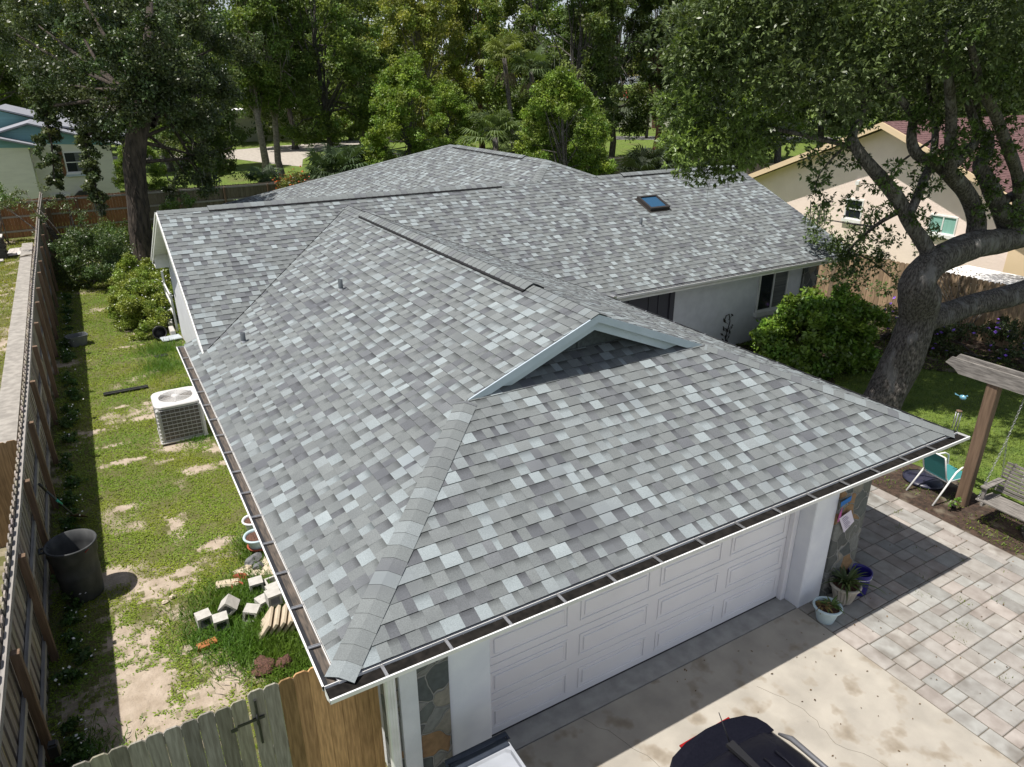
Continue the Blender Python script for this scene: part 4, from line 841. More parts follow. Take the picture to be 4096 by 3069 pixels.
def chain(T, a, b_, name="chain"):
    a, b_ = Vector(a), Vector(b_); n_ = int((b_-a).length/.045); q = MB(); d = (b_-a).normalized(); s = d.orthogonal().normalized(); t = d.cross(s)
    for i in range(n_):
        c = a+(b_-a)*((i+.5)/n_); w = s if i % 2 else t; q.tube([c-d*.028,c-d*.016+w*.013,c+d*.016+w*.013,c+d*.028,c+d*.016-w*.013,c-d*.016-w*.013,c-d*.028], .0035, 4, cap=False)
    return T.part(q, name, "zinc")
for y in (y1-.02,y0+.02): chain(T,(11.16,y,.46),(11.45,y-.05,1.55)); chain(T,(11.80,y,.70),(11.45,y-.05,1.55)); chain(T,(11.45,y-.05,1.55),(11.60,y-.07,2.38))
# wind chime with a glass bird
T = Thing("wind_chime", (11.6,1.2,1.4), "wind chime with a blue glass bird hanging from the beam end", "wind chime"); q = MB(); q.tube([(11.60,1.25,2.38),(11.60,1.22,1.60)], .002, 4); T.part(q, "cord", "black_plastic")
q = MB(); q.lathe([(0,-.05),(.03,-.035),(.04,0),(.03,.03),(0,.045)], (11.60,1.22,1.93), 10, sx=1, sy=1.6); q.lathe([(0,-.02),(.022,0),(0,.022)], (11.60,1.16,1.975), 8); q.prism([(11.60,1.27,1.93),(11.60,1.37,1.96),(11.60,1.36,1.93)], (.006,0,0)); T.part(q, "glass_bird", "bird_glass")
q = MB(); q.lathe([(0,0),(.05,0),(.05,.012),(0,.015)], (11.60,1.22,1.66), 14); T.part(q, "disc", "wood_post")
for k in range(4): w = k*PI/2+.3; q = MB(); x, y = 11.60+.042*math.cos(w), 1.22+.042*math.sin(w); q.tube([(x,y,1.64),(x,y,1.34-.03*k)], .0085, 7); T.part(q, "tube", "zinc")

# ------------------------------------------------------------------ rubbish cart and car on the drive
T = Thing("wheelie_bin", (1.2,-.5,0), "rubbish cart with a pale grey lid against the left pier", "rubbish bin")
q = MB(); bx0,bx1,by0,by1 = .90,1.50,-1.02,-.22
def frus(mb, lo, hi, z0, z1, bev=.03):
    vs = []
    for (x0,x1,y0,y1),z in ((lo,z0),(hi,z1)):
        for (x,y) in ((x0+bev,y0),(x1-bev,y0),(x1,y0+bev),(x1,y1-bev),(x1-bev,y1),(x0+bev,y1),(x0,y1-bev),(x0,y0+bev)): vs.append((x,y,z))
    mb.add(vs, [tuple(range(7,-1,-1)),tuple(range(8,16))]+[(i,(i+1)%8,8+(i+1)%8,8+i) for i in range(8)])
frus(q,(.96,1.44,-.90,-.30),(bx0,bx1,by0,by1),.08,1.0); T.part(q, "body", "bin_dark")
q = MB(); frus(q,(bx0-.02,bx1+.02,by0-.03,by1+.02),(bx0-.02,bx1+.02,by0-.03,by1+.02),1.0,1.035); frus(q,(bx0+.01,bx1-.01,by0,by1-.06),(bx0+.05,bx1-.05,by0+.05,by1-.12),1.036,1.075,.04); T.part(q, "lid", "bin_lid")
q = MB(); q.tube([(bx0-.03,by1+.03,1.02),(bx0-.03,by1+.08,1.05),(bx1+.03,by1+.08,1.05),(bx1+.03,by1+.03,1.02)], .028, 10); q.bx(bx0-.01,bx1+.01,by1-.05,by1+.06,1.0,1.05,bev=.01); T.part(q, "handle", "bin_dark")
for x in (.93,1.47): q = MB(); q.tube([(x-.03,-.27,.11),(x+.03,-.27,.11)], .11, 18); T.part(q, "wheel", "black_plastic")

T = Thing("parked_car", (2.85,-3.6,0), "black sport utility vehicle backed up to the garage", "car")
cx = 2.83; hw = .90; yr = -1.30; yf = -5.95
def sec(y, zlo, zbelt, ztop, wb, wt, rs=.10):
    # half section from sill to roof centre
    pts = [(wb*.93,zlo),(wb,zlo+.12),(wb*1.0,zbelt-.12),(wb*.985,zbelt),(wt+(wb-wt)*.35,zbelt+(ztop-zbelt)*.55),(wt+.02,ztop-rs),(wt-.05,ztop-rs*.35),(wt*.72,ztop-.012),(wt*.35,ztop),(0,ztop+.004)]
    full = [(x,z) for x,z in pts]+[(-x,z) for x,z in pts[-2::-1]]
    return [(cx+x,y,z) for x,z in full]
S = [(-1.32,.45,.92,1.02,.80,.66,.04),(-1.36,.36,1.0,1.30,.86,.62,.06),(-1.50,.30,1.02,1.60,.90,.56,.08),(-1.64,.28,1.02,1.70,.91,.575,.09),(-1.95,.26,1.02,1.735,.92,.59,.09),(-2.7,.25,1.02,1.745,.93,.60,.09),(-3.4,.25,1.0,1.72,.93,.59,.09),(-3.8,.25,.99,1.62,.93,.57,.09),(-4.35,.25,.98,1.10,.92,.66,.05),(-4.6,.25,.97,1.02,.92,.70,.04),(-5.3,.26,.88,.93,.88,.68,.04),(-5.75,.30,.70,.76,.78,.6,.04),(-5.95,.36,.55,.60,.65,.5,.03)]
q = MB(); rings = [sec(s[0],s[1],s[2],s[3],s[4],s[5],s[6]) for s in S]; m_ = len(rings[0]); vs = [p for r in rings for p in r]
q.add(vs, [(i*m_+k,i*m_+k+1,(i+1)*m_+k+1,(i+1)*m_+k) for i in range(len(rings)-1) for k in range(m_-1)]+[tuple(range(m_)),tuple((len(rings)-1)*m_+k for k in range(m_-1,-1,-1))], smooth=True)
q.sm[-2:] = [False,False]; body = T.part(q, "body", "car_black")
q = MB(); zt = 1.752
for dx in (-.36,-.22,-.08,.08,.22,.36): q.tube([(cx+dx,-1.85,zt-.028),(cx+dx,-1.95,zt-.004),(cx+dx,-3.3,zt-.015),(cx+dx,-3.4,zt-.04)], .014, 6)
T.part(q, "roof_rib", "car_black", body)
q = MB(); sp_ = [(-.57,-1.70),(-.57,-1.58),(-.53,-1.49),(-.44,-1.43),(-.25,-1.39),(0,-1.375),(.25,-1.39),(.44,-1.43),(.53,-1.49),(.57,-1.58),(.57,-1.66)]
q.prism([(cx+a,b_,1.722-.06*(abs(a)/.57)**3) for a,b_ in sp_], (0,0,.014)); T.part(q, "spoiler", "car_black", body)
q = MB(); q.bx(cx-.3,cx+.3,-1.39,-1.365,1.69,1.705); T.part(q, "brake_light", "lamp_red", body)
for s in (-1,1):
    q = MB(); q.tube([(cx+s*.53,-1.74,1.73),(cx+s*.54,-1.86,1.785),(cx+s*.545,-2.3,1.80),(cx+s*.545,-3.1,1.79),(cx+s*.53,-3.45,1.72)], [.012,.026,.022,.022,.012], 8); T.part(q, "roof_rail", "car_rail")
    q = MB(); q.box((cx+s*.80,-1.355,1.0),(.14,.06,.34),0,bev=.02); T.part(q, "tail_light", "lamp_red")
    q = MB(); q.box((cx+s*1.0,-4.15,1.05),(.16,.10,.16),0,bev=.03); T.part(q, "wing_mirror", "car_black")
    q = MB(); q.prism([(cx+s*.925,-1.75,1.06),(cx+s*.64,-1.85,1.58),(cx+s*.66,-3.75,1.55),(cx+s*.935,-4.25,1.04)], (s*.008,0,0)); T.part(q, "side_window", "glass_dark")
    for y in (-2.15,-4.95):
        q = MB(); q.tube([(cx+s*.70,y,.34),(cx+s*.93,y,.34)], .345, 28); w_ = T.part(q, "wheel", "black_plastic"); q = MB(); q.tube([(cx+s*.93,y,.34),(cx+s*.94,y,.34)], .22, 20); T.part(q, "rim", "zinc", w_)
q = MB(); q.prism([(cx-.62,-1.345,1.10),(cx+.62,-1.345,1.10),(cx+.50,-1.48,1.60),(cx-.50,-1.48,1.60)], (0,.012,.004)); T.part(q, "rear_window", "glass_dark")
q = MB(); q.tube([(cx-.10,-1.31,1.13),(cx-.45,-1.34,1.28),(cx-.62,-1.36,1.36)], [.014,.012,.008], 6); T.part(q, "rear_wiper", "car_trim")
q = MB(); q.tube([(cx+.06,-1.62,1.74),(cx+.05,-1.45,1.98)], [.008,.004], 6); q.prism([(cx+.02,-1.60,1.735),(cx+.10,-1.60,1.735),(cx+.085,-1.95,1.75),(cx+.035,-1.95,1.75)], (0,0,.035)); T.part(q, "antenna", "car_trim")
q = MB(); q.box((cx,-1.27,.52),(1.55,.14,.30),0,bev=.04); T.part(q, "rear_bumper", "car_trim")
q = MB(); q.prism([(cx-.66,-3.92,1.56),(cx+.66,-3.92,1.56),(cx+.80,-4.5,1.06),(cx-.80,-4.5,1.06)], (0,-.01,.012)); T.part(q, "windscreen", "glass_dark")
T.o.location.y -= .13; T.o.location.z -= .02
print("things done")
# ------------------------------------------------------------------ neighbours' houses
H = Thing("neighbour_house", (-3,44,0), "cream house with teal gables beyond the back fence on the left", "house")
q = MB(); q.bx(-3.3,.62,44,44.2,-.1,4.0); q.bx(.42,.62,44.2,54,-.1,3.9); H.part(q, "main_wall", "cream_wall")
q = MB(); q.bx(-9.5,-3.32,43,43.2,-.1,3.95); q.bx(-3.52,-3.32,43.2,44.2,-.1,3.75); H.part(q, "wing_wall", "cream_wall")
q = MB(); q.prism([(-7.4,43.97,3.75),(-3.1,43.97,4.98),(.7,43.97,3.85),(.7,43.97,3.80),(-3.1,43.97,4.02),(-7.4,43.97,3.7)], (0,.1,0)); H.part(q, "gable", "teal_siding")
q = MB(); q.prism([(-9.8,42.96,4.2),(-6.2,42.96,4.75),(-2.9,42.96,3.95),(-2.9,42.96,3.88),(-6.2,42.96,4.0),(-9.8,42.96,3.8)], (0,.1,0)); H.part(q, "gable", "teal_siding")
q = MB(); q.prism([(-9.5,48.97,4.2),(-4.7,48.97,5.62),(-1.6,48.97,4.7),(-1.6,48.97,4.2)], (0,.1,0)); H.part(q, "gable", "teal_siding")
def slope(pts, th=.09): q = MB(); q.prism(pts, (0,0,-th), (.26,.27,.30)); return q
rf = H.part(slope([(-3.1,43.5,5.12),(1.2,43.5,3.84),(1.2,55,3.84),(-3.1,55,5.12)]), "roof", "shingle")
H.part(slope([(-3.1,43.5,5.12),(-7.8,43.5,3.75),(-7.8,49,3.75),(-3.1,49,5.12)]), "roof", "shingle"); H.part(slope([(-6.2,42.5,4.92),(-2.7,42.5,3.98),(-2.7,44,3.98),(-6.2,44,4.92)]), "roof", "shingle")
H.part(slope([(-6.2,42.5,4.92),(-10.5,42.5,3.8),(-10.5,44,3.8),(-6.2,44,4.92)]), "roof", "shingle")
H.part(slope([(-4.7,48.5,5.78),(-1.5,48.5,4.85),(-1.5,58,4.85),(-4.7,58,5.78)]), "roof", "shingle"); H.part(slope([(-4.7,48.5,5.78),(-9.6,48.5,4.3),(-9.6,58,4.3),(-4.7,58,5.78)]), "roof", "shingle")
H.part(slope([(-2.0,46,4.9),(1.6,46,4.2),(3.0,55,6.0),(-1.0,55,6.2)]), "roof", "shingle")
f = window(H, -1.80,-.78,44.0,2.40,3.52, mid='h', blind=True); 
q = MB(); q.bx(-2.02,-1.84,43.93,43.99,2.25,3.6); H.part(q, "shutter", "brown_shutter")
q = MB(); q.bx(-1.9,-.7,43.85,43.99,2.2,2.32); H.part(q, "window_ledge", "trim_blue")
q = MB(); q.prism([(-1.75,43.8,1.15),(-1.45,43.8,1.42),(-.95,43.8,1.45),(-.9,43.8,1.25),(-1.1,43.8,.95),(-1.45,43.8,.9)], (0,-.4,0)); single(q, "grill_cover", "black_plastic", "dark covered grill against the cream neighbour house", "grill")
q = MB(); q.bx(-2.9,-1.9,43.85,43.99,.95,1.3); H.part(q, "lattice", "white_metal")

H = Thing("pink_house", (26,13,0), "pink stucco house with a red shingle roof behind the big oak", "house")
q = MB(); xw = 26.55; q.prism([(xw,6.0,-.1),(xw,20.6,-.1),(xw,20.6,2.45),(xw,13.3,5.40),(xw,6.0,2.45)], (.2,0,0)); q.bx(xw+.2,44,6.0,6.2,-.1,2.45); q.bx(xw+.2,44,20.4,20.6,-.1,2.45); H.part(q, "wall", "pink_wall")
q = MB(); dk = MB(); shingle([[(25.95,13.3),(25.95,5.2),(45,5.2),(45,13.3)]], (25.95,5.2,5.6-.41*8.1),(1,0,0),(0,1,.41), 31, q, dk); shingle([[(25.95,13.3),(25.95,21.4),(45,21.4),(45,13.3)]], (25.95,21.4,5.6-.41*8.1),(1,0,0),(0,-1,.41), 32, q, dk)
rd = lambda c: (.72*(.75+1.6*c[0]),.92*(.75+1.6*c[0]),.98*(.75+1.6*c[0]))
q.c = [[rd(k) for k in c] if isinstance(c,list) else rd(c) for c in q.c]; rf = H.part(q, "roof", "shingle_red"); H.part(dk, "roof_deck", "tan_trim", rf)
for s in (-1,1): q = MB(); rake(q, (25.94,13.3,5.6), (25.94,13.3+s*8.1,5.6-.41*8.1), 0, .24, (-.04,0,0)); H.part(q, "rake_board", "tan_trim")
for s in (-1,1): H.part(slope([(25.96,13.3,5.5),(xw,13.3,5.5),(xw,13.3+s*8.1,5.5-.41*8.1),(25.96,13.3+s*8.1,5.5-.41*8.1)],.02), "soffit", "tan_trim")
window(H, 13.85,14.65,xw,1.70,2.52, axis='x', mid='h', blind=False, frame="white_metal")
window(H, 9.95,11.0,xw,1.72,2.40, axis='x', mid='v', blind=False, glass="mint_shutter")
q = MB(); q.bx(xw-.04,xw-.001,7.0,8.0,0,2.05); d_ = H.part(q, "door", "tan_trim"); q = MB(); q.bx(xw-.10,xw-.001,14.2,14.35,3.1,3.25); H.part(q, "wall_lamp", "white_metal")
q = MB(); q.bx(23.2,25.6,6.6,8.8,.9,1.0,bev=.03); q.bx(23.4,23.5,6.8,6.9,-.05,.9); q.bx(25.3,25.4,6.8,6.9,-.05,.9); q.bx(23.4,23.5,8.5,8.6,-.05,.9); q.bx(25.3,25.4,8.5,8.6,-.05,.9); single(q, "yard_table", "white_metal", "white table top seen between the two lower oak limbs", "table")

H = Thing("far_house", (82,94,0), "far white building with a brick chimney seen between the trunks", "house")
q = MB(); q.box((84,96,2.0),(16,8,4.2),-.62); H.part(q, "wall", "far_wall"); q = MB(); q.box((84,96,4.3),(17.5,9.4,.35),-.62); H.part(q, "roof", "white_metal"); q = MB(); q.box((79.2,87.8,2.2),(1.1,1.1,4.2),-.62); H.part(q, "chimney", "bark_red")
q = MB(); q.lathe([(0,-.8),(.9,-.6),(1.1,0),(.8,.6),(0,.9)], (79.5,95.7,4.8), 12); H.part(q, "red_awning", "red_paint")
H = Thing("far_house", (24,98,0), "low pale-green building in shade beyond the gravel drive", "house")
q = MB(); q.bx(14,28,97,104,-.1,3.4); H.part(q, "wall", "cream_wall"); q = MB(); q.bx(13.3,28.7,96.4,104.6,3.4,3.8); H.part(q, "roof", "shingle")
q = MB(); q.bx(30,35,99,99.3,1.2,2.2); single(q, "red_panel", "red_paint", "long red shape in deep shade under the distant trees", "panel")
for (x,y,lb) in ((69.1,79.9,"leaning grey utility pole, left of the two"),(66.3,74.6,"grey utility pole beside the reddish pine trunk")):
    T = Thing("utility_pole", (x,y,0), lb, "utility pole", "utility poles by the far road"); q = MB(); q.tube([(x,y,-.1),(x+.15,y,5),(x+.5,y,9.5)], [.22,.2,.15], 8); T.part(q, "pole", "bark_pale"); q = MB(); q.box((x+.45,y,9.0),(2.2,.12,.12),-.6); T.part(q, "crossarm", "bark_pale")

# ------------------------------------------------------------------ trees
DARK, MID, BRIGHT, OLIVE, PINE = (.090,.135,.040), (.125,.190,.044), (.155,.245,.040), (.200,.250,.055), (.07,.13,.035)
def limbs(mb, top, clumps, r0, g, wob=.25):
    for c in clumps:
        a = Vector(top)+Vector((g.uniform(-.2,.2),g.uniform(-.2,.2),g.uniform(-1.5,.5))); b_ = Vector(c[:3]); m_ = (a+b_)/2+Vector((g.uniform(-.5,.5),g.uniform(-.5,.5),g.uniform(-.2,.6)))
        mb.tube([a,m_,b_], [r0,r0*.6,r0*.2], 5, cap=False)
def proto_tree(seed, kind, H_, zc, R_, ncl, per, leaf, base, bark, lean=0, moss=0, squash=.75, elong=1.7, rcl=(.9,1.6)):
    g = random.Random(seed); root = empty("tree", (0,0,0), "x", "tree"); root.name = {'pine':'pine_tree'}.get(kind, 'tree')
    cl = []
    for i in range(ncl):
        a = g.uniform(0,2*PI); t = (i+.5)/ncl; z = zc+(H_-zc)*t; prof = math.sin(PI*min(1,.18+.80*t))**.7
        rr = R_*prof*math.sqrt(g.random())*1.0; cl.append((rr*math.cos(a)+lean*z*.05, rr*math.sin(a), z, g.uniform(*rcl), squash))
    tb = MB(); r0 = .028*H_*.6; pts = [(0,0,-.1),(.05,.02,.5)]+[(lean*z*.05+.25*math.sin(z*.5+seed),.2*math.cos(z*.4+seed),z) for z in np.linspace(1.8,H_*.82,7)]
    tb.tube(pts, [r0*1.5,r0*1.1]+list(np.linspace(r0,r0*.3,7)), 9, wob=.25); limbs(tb, pts[4], cl[::3], r0*.35, g); limbs(tb, pts[6], cl[1::4], r0*.25, g)
    t_ = tb.build("trunk", bark, root)
    V, Cc = crown(cl, leaf, per, base, seed, elong, .38, .35, squash); quads("crown", V, Cc, "leaf_matte", root)
    if moss:
        ms = MB(); strands(ms, [c for c in cl if c[2] < zc+(H_-zc)*.6], moss, 1.9, .07, seed, 1.2); ms.build("hanging_moss", "moss", root)["kind"] = "stuff"
    return root
protos = dict(
 dark=proto_tree(11,'oak',17,3.2,5.4,70,520,.23,DARK,"bark",moss=90), mid=proto_tree(12,'oak',17,3.0,5.2,70,520,.22,MID,"bark",lean=.4),
 olive=proto_tree(13,'oak',16,2.2,5.0,70,560,.20,OLIVE,"bark_pale",lean=-.5,moss=25), bright=proto_tree(14,'oak',9,.5,3.2,60,1100,.16,BRIGHT,"bark",squash=.8,rcl=(.7,1.2)),
 tall=proto_tree(15,'oak',19,7.0,4.6,56,500,.22,MID,"bark_pale",lean=.6,moss=30), pine=proto_tree(16,'pine',19,7.5,4.2,46,500,.30,PINE,"bark_red",elong=7,lean=.2))
def place(kind, x, y, s, rz, label, group=None, sz=None, name=None):
    o = protos[kind]
    if o.get('used'): o = copy_tree(o)
    else: o['used'] = 1
    o.location = (x,y,-.05); o.rotation_euler = (0,0,rz); o.scale = (s,s,sz or s); o['label'] = label; o['category'] = 'tree'; o['group'] = group or "trees beyond the back fence"; return o
TR = [
 ('dark',-7.5,76,1.05,.3,"dark tree behind the left end of the teal-gabled house"),('mid',-2.8,83,1.1,1.9,"tall tree rising straight behind the teal gables"),
 ('olive',1.3,73,1.0,.7,"yellow-green tree showing between the hanging oak branches"),('mid',5.6,66,1.0,2.5,"tree in shade just right of the big left trunk"),
 ('dark',5.8,46,.62,4.0,"low dark tree hanging over the back fence right of the big trunk"),('tall',11.0,53.7,.85,1.0,"tree with a pale leaning trunk, left one of the thin pair"),
 ('tall',12.6,55.1,.80,4.3,"tree with a pale slim trunk rising from the lawn by the gravel"),('dark',20.6,82,1.1,2.2,"tree with a thick double trunk beside the gravel drive"),
 ('mid',16.6,55.6,.95,5.2,"broad tree whose grey trunk stands behind the palmettos"),('dark',30.6,92,1.15,3.6,"shaded tree beyond the gravel drive, right of the double trunk"),
 ('mid',24.5,70,1.05,.2,"tall mid-green tree above the palmettos"),('olive',26.5,59.7,1.05,2.8,"large olive-green tree left of the roof peak"),
 ('olive',34.0,66,1.1,5.0,"olive-green tree directly above the roof peak"),('pine',38.5,70,.95,.5,"feathery pine left of the cabbage palms"),
 ('mid',36.7,56.3,1.05,3.3,"dense tree behind the cabbage palm trunks"),('dark',33.5,44.5,.92,.9,"dark leafy tree above the round bright bush"),
 ('dark',43,52,1.0,2.0,"moss-hung tree left of the gap to the road"),('dark',49.5,47.5,1.05,4.4,"moss-hung tree right of the gap to the road"),
 ('pine',53.2,57.5,.95,2.6,"pine with a reddish trunk ringed by straw"),('dark',56.5,57,1.0,1.1,"tree standing behind the pine, right of the gap"),
 ('mid',45.5,39.5,.95,3.9,"dark tree behind the bright bushes by the pink house"),('mid',52,40,1.0,.4,"tree rising left of the pink house ridge"),
 ('dark',58.6,41,1.05,1.6,"tree behind the pink house, above its gable"),('mid',62.5,33.5,1.0,2.9,"tree behind the red roof, above the oak fork"),
 ('dark',70,36,1.1,5.5,"tree behind the right part of the red roof"),('mid',68,27,1.0,.0,"tree at the far right behind the red roof"),
 ('bright',21.4,28.4,.80,0,"round bright-green tree just behind the right part of the roof"),('bright',18.9,43.9,.92,2,"yellow-green bushy tree behind the roof peak"),
 ('bright',23.3,46.5,.75,4,"second yellow-green bush, right of the roof peak"),('bright',33.6,31.8,.62,1,"bright bush left of the pink house in the back corner"),
 ('bright',40.5,33.5,.68,3,"bright bush touching the pink house gable"),('bright',43.5,38.5,.85,5,"tall bright bush furthest back by the pink house"),
 ('bright',27.2,33.8,.55,2.4,"dark-green bush at the right foot of the round bright tree"),('bright',1.8,41,.45,.6,"bright small tree right of the big left trunk, over the fence"),
]
for t in TR: place(*t)
# big oak at the left, with hanging curtains of branches
T = Thing("live_oak", (.53,29,0), "big dark oak with a thick leaning trunk at the back left", "tree")
OC = [(-1.8,39.2,9.9),(-2.4,39.6,7.7),(-0.1,35.9,9.9),(-0.6,36.7,8.4),(-1.1,35.1,7.1),(1.3,36.2,9.8),(1.0,36.8,8.3),(0.4,34.0,6.7),(2.5,32.9,9.3),(1.9,31.3,7.6),(3.8,33.7,9.9),(3.5,31.8,8.2),(3.0,31.4,6.7),(5.1,33.8,9.4),(4.7,33.2,7.6),(0.8,32.2,5.8),(3.7,31.5,5.5),(3.7,30.8,4.0),(3.7,31.5,3.0),(2.9,30.9,3.3),(-0.5,33.1,6.2),(-1.6,32.9,6.7),(-2.9,42.0,9.6),(5.4,33.5,6.7),(5.8,34.2,8.7),(3,35,12),(0,35,12),(-3,36,11.5),(5,36,12)]
g = random.Random(6); OC2 = [(x,y,z,g.uniform(1.0,1.45) if z > 5 else g.uniform(.65,.9),.8) for x,y,z in OC]
CO = [(-1.8,31.6,6.2),(-1.9,31.3,5.5),(-1.9,31.0,4.8),(-2.0,30.7,4.1),(-2.1,30.4,3.5),(-0.7,30.3,5.0),(-0.7,30.0,4.3),(-0.7,29.7,3.8),(-0.7,29.5,3.3),(-0.7,29.2,2.8)]
OC2 += [(x+g.gauss(0,.7),y+g.gauss(0,.7)-1.2,z+g.gauss(-.2,.5),g.uniform(.9,1.25) if z > 5.4 else .6,.8) for x,y,z in OC]; nO = len(OC2)
q = MB(); q.tube([(.50,29,-.1),(.53,29,.4),(.58,29,1.35),(.62,29,2.0),(.81,29,3.99),(1.14,29,5.13),(1.62,29,6.25),(1.84,29,6.9),(2.2,29.3,8.2),(2.6,30,10)], [.62,.5,.47,.45,.42,.40,.36,.30,.22,.12], 14, wob=.3)
limbs(q, (1.84,29.2,6.9), OC2[:29:2], .13, g); limbs(q, (1.2,29.1,5.4), [c for c in OC2 if c[2] < 7][:8], .09, g)
for k in (5,10): 
    a = [Vector(c) for c in CO[k-5:k]]; q.tube([Vector((1.2,29.3,6.6)),a[0]]+a[1:], [.10,.06,.045,.035,.03,.02], 6)
T.part(q, "trunk", "bark_dark"); OC2 += [(x,y,z,.9,.8) for x,y,z in ((.4,28.2,6.6),(1.6,28,7.4),(2.6,28.3,7.0),(1.0,28,8.4),(3.0,28.6,8.6),(-.6,29,7.6),(2.2,28.2,6.1),(.2,29.6,5.6),(3.6,29.4,6.2),(1.5,29,10),(-1.6,30,9.6),(4.4,30,10.2),(1.5,27.7,7.0),(2,27.6,8.0),(1.2,27.8,6.3),(2.6,27.7,9.2),(1.8,27.6,9.9),(.8,28,7.8),(2.7,27.8,7.2),(.9,27.7,5.7),(0,28.2,8.9))]; V, Cc = crown(OC2, .13, 1500, (.058,.088,.033), 61, 1.8, .4, .3); V2, C2 = crown([(x+g.gauss(0,.12),y+g.gauss(0,.12),z+dz,.44*(1-.35*k/5),1.4) for dz in (0,-.35) for k,(x,y,z) in ((i%5,c) for i,c in enumerate(CO))], .12, 5200, (.066,.095,.036), 62, 1.8, .35, .3, 1.3)
T.adopt(quads("crown", np.concatenate([V,V2]), np.concatenate([Cc,C2]), "leaf"))
q = MB(); strands(q, [(-.7,29.2,2.6)], 26, .8, .03, 4, .22); strands(q, OC[10:24], 50, 1.3, .05, 8, .8); T.part(q, "hanging_moss", "moss")["kind"] = "stuff"
q = MB()
for s in range(5):
    q.tube([(.60+.35*math.sin(s*1.3+z*1.1)+z*.05*(z>2), 29-.42+.05*math.cos(s+z), z) for z in np.linspace(.0,5,12)], .018, 4)
T.part(q, "vine_stem", "bark_dark")
# the foreground oak
T = Thing("oak_tree", (14.35,4.12,0), "huge grey-barked oak with twisting limbs at the right", "tree")
LB = dict(
 trunk=[(14.15,4.2,-.2,.56),(14.28,4.15,.15,.46),(14.46,4.1,0.72,0.40),(14.63,4.07,1.44,0.39),(14.76,4.05,2.08,0.41),(14.55,4.02,2.61,0.42),(14.30,4.0,2.98,0.37),(14.52,3.97,3.30,0.33),(15.18,3.95,3.52,0.31),(16.27,3.92,3.64,0.30),(18.13,3.9,3.68,0.30),(20,3.9,4.2,.26),(23,3.6,5.2,.2)],
 b=[(14.75,4.1,1.95,.34),(15.3,4.05,2.03,.33),(15.8,3.93,2.09,0.27),(16.64,3.77,2.23,0.25),(18.23,3.6,2.33,0.26),(20.5,3.5,2.8,.22),(23,3.3,3.8,.16)],
 l1=[(14.62,4.05,3.35,.22),(14.6,4.1,3.66,0.17),(14.05,4.26,4.21,0.15),(13.61,4.41,4.79,0.14),(12.85,4.57,5.4,0.125),(12.47,4.72,5.78,0.115),(12.42,4.88,6.06,0.10),(12.79,5.03,6.36,0.08),(13.06,5.19,6.66,0.07),(13.22,5.34,7.17,0.06),(13.18,5.5,7.73,0.05)],
 l2=[(16.4,3.95,3.5,.28),(16.41,4.1,3.8,0.22),(16.33,4.15,4.17,0.20),(15.89,4.2,4.7,0.18),(15.01,4.25,5.24,0.15),(14.45,4.3,5.48,0.12),(13.88,4.35,5.66,0.11),(13.65,4.4,5.96,0.09),(13.62,4.45,6.39,0.08),(13.3,4.5,6.67,0.07),(12.92,4.55,6.9,0.05),(12.3,4.6,7.3,0.04)],
 l2b=[(14.75,4.1,5.25,.13),(14.52,4.0,5.5,0.125),(14.22,3.92,5.91,0.11),(13.87,3.84,6.49,0.1),(13.45,3.76,7.0,0.09),(13.0,3.68,7.41,0.06),(12.76,3.6,7.9,0.04)],
 l2c=[(14.68,4.0,5.45,0.09),(15.27,4.08,5.76,0.09),(15.6,4.16,5.99,0.09),(15.31,4.24,6.44,0.085),(15.04,4.32,6.88,0.07),(14.89,4.4,7.31,0.05)],
 l3=[(17.9,3.95,3.5,.28),(17.6,4.0,3.85,0.22),(17.01,4.07,4.4,0.20),(16.35,4.13,5.01,0.17),(16.02,4.2,5.34,0.155),(16.3,4.27,5.64,0.145),(16.31,4.33,5.89,0.13),(15.98,4.4,6.11,0.11),(15.6,4.4,6.7,.08)],
 l3b=[(16.88,4.0,4.52,0.1),(17.67,4.1,4.61,0.11),(18.19,4.2,4.74,0.09),(19,4.2,5.3,.07)],
 l4=[(17.99,3.9,3.74,0.17),(17.5,3.85,4.3,0.155),(16.97,3.78,5.0,0.135),(16.02,3.67,5.7,0.12),(14.85,3.55,6.47,0.1),(13.87,3.43,7.0,0.09),(13.43,3.32,7.28,0.07),(12.77,3.2,7.76,0.05)],
 l5=[(13.83,4.2,4.5,0.09),(14.24,4.32,5.12,0.09),(14.77,4.54,5.54,0.08),(15.01,4.76,6.13,0.07),(15.06,4.98,6.51,0.06),(15.06,5.2,7.17,0.05)],
 w1=[(12.6,4.7,5.8,.06),(12.0,5.4,6.0,.05),(11.2,6.2,6.2,.04),(10.3,6.8,6.1,.025),(9.6,6.8,6.2,.012)], w2=[(13.2,5.3,7.1,.05),(12,6,7.2,.04),(10.8,6.5,7.4,.03),(9.7,6.7,7.3,.015)],
 w3=[(11.6,6.1,6.1,.03),(11.0,6.8,5.7,.02),(10.6,7.0,5.2,.012)], w4=[(13.9,4.5,4.5,.06),(14.8,5.6,3.9,.04),(15.6,6.7,3.0,.03),(16.4,7.2,2.5,.012)], w5=[(14.8,5.6,3.9,.03),(16.2,7.4,3.6,.02),(17.1,8.8,3.4,.01)],
 w6=[(15.6,6.7,3.0,.03),(17,7,2.6,.025),(18.7,7.3,1.8,.012)], w7=[(12.45,4.9,6.0,.03),(12.3,5.4,5.3,.02),(12.4,5.5,4.8,.01)], w8=[(14.9,4.7,5.9,.03),(14.6,5.3,5.2,.02),(15.4,5.5,4.6,.01)])
q = MB(); seed = 0
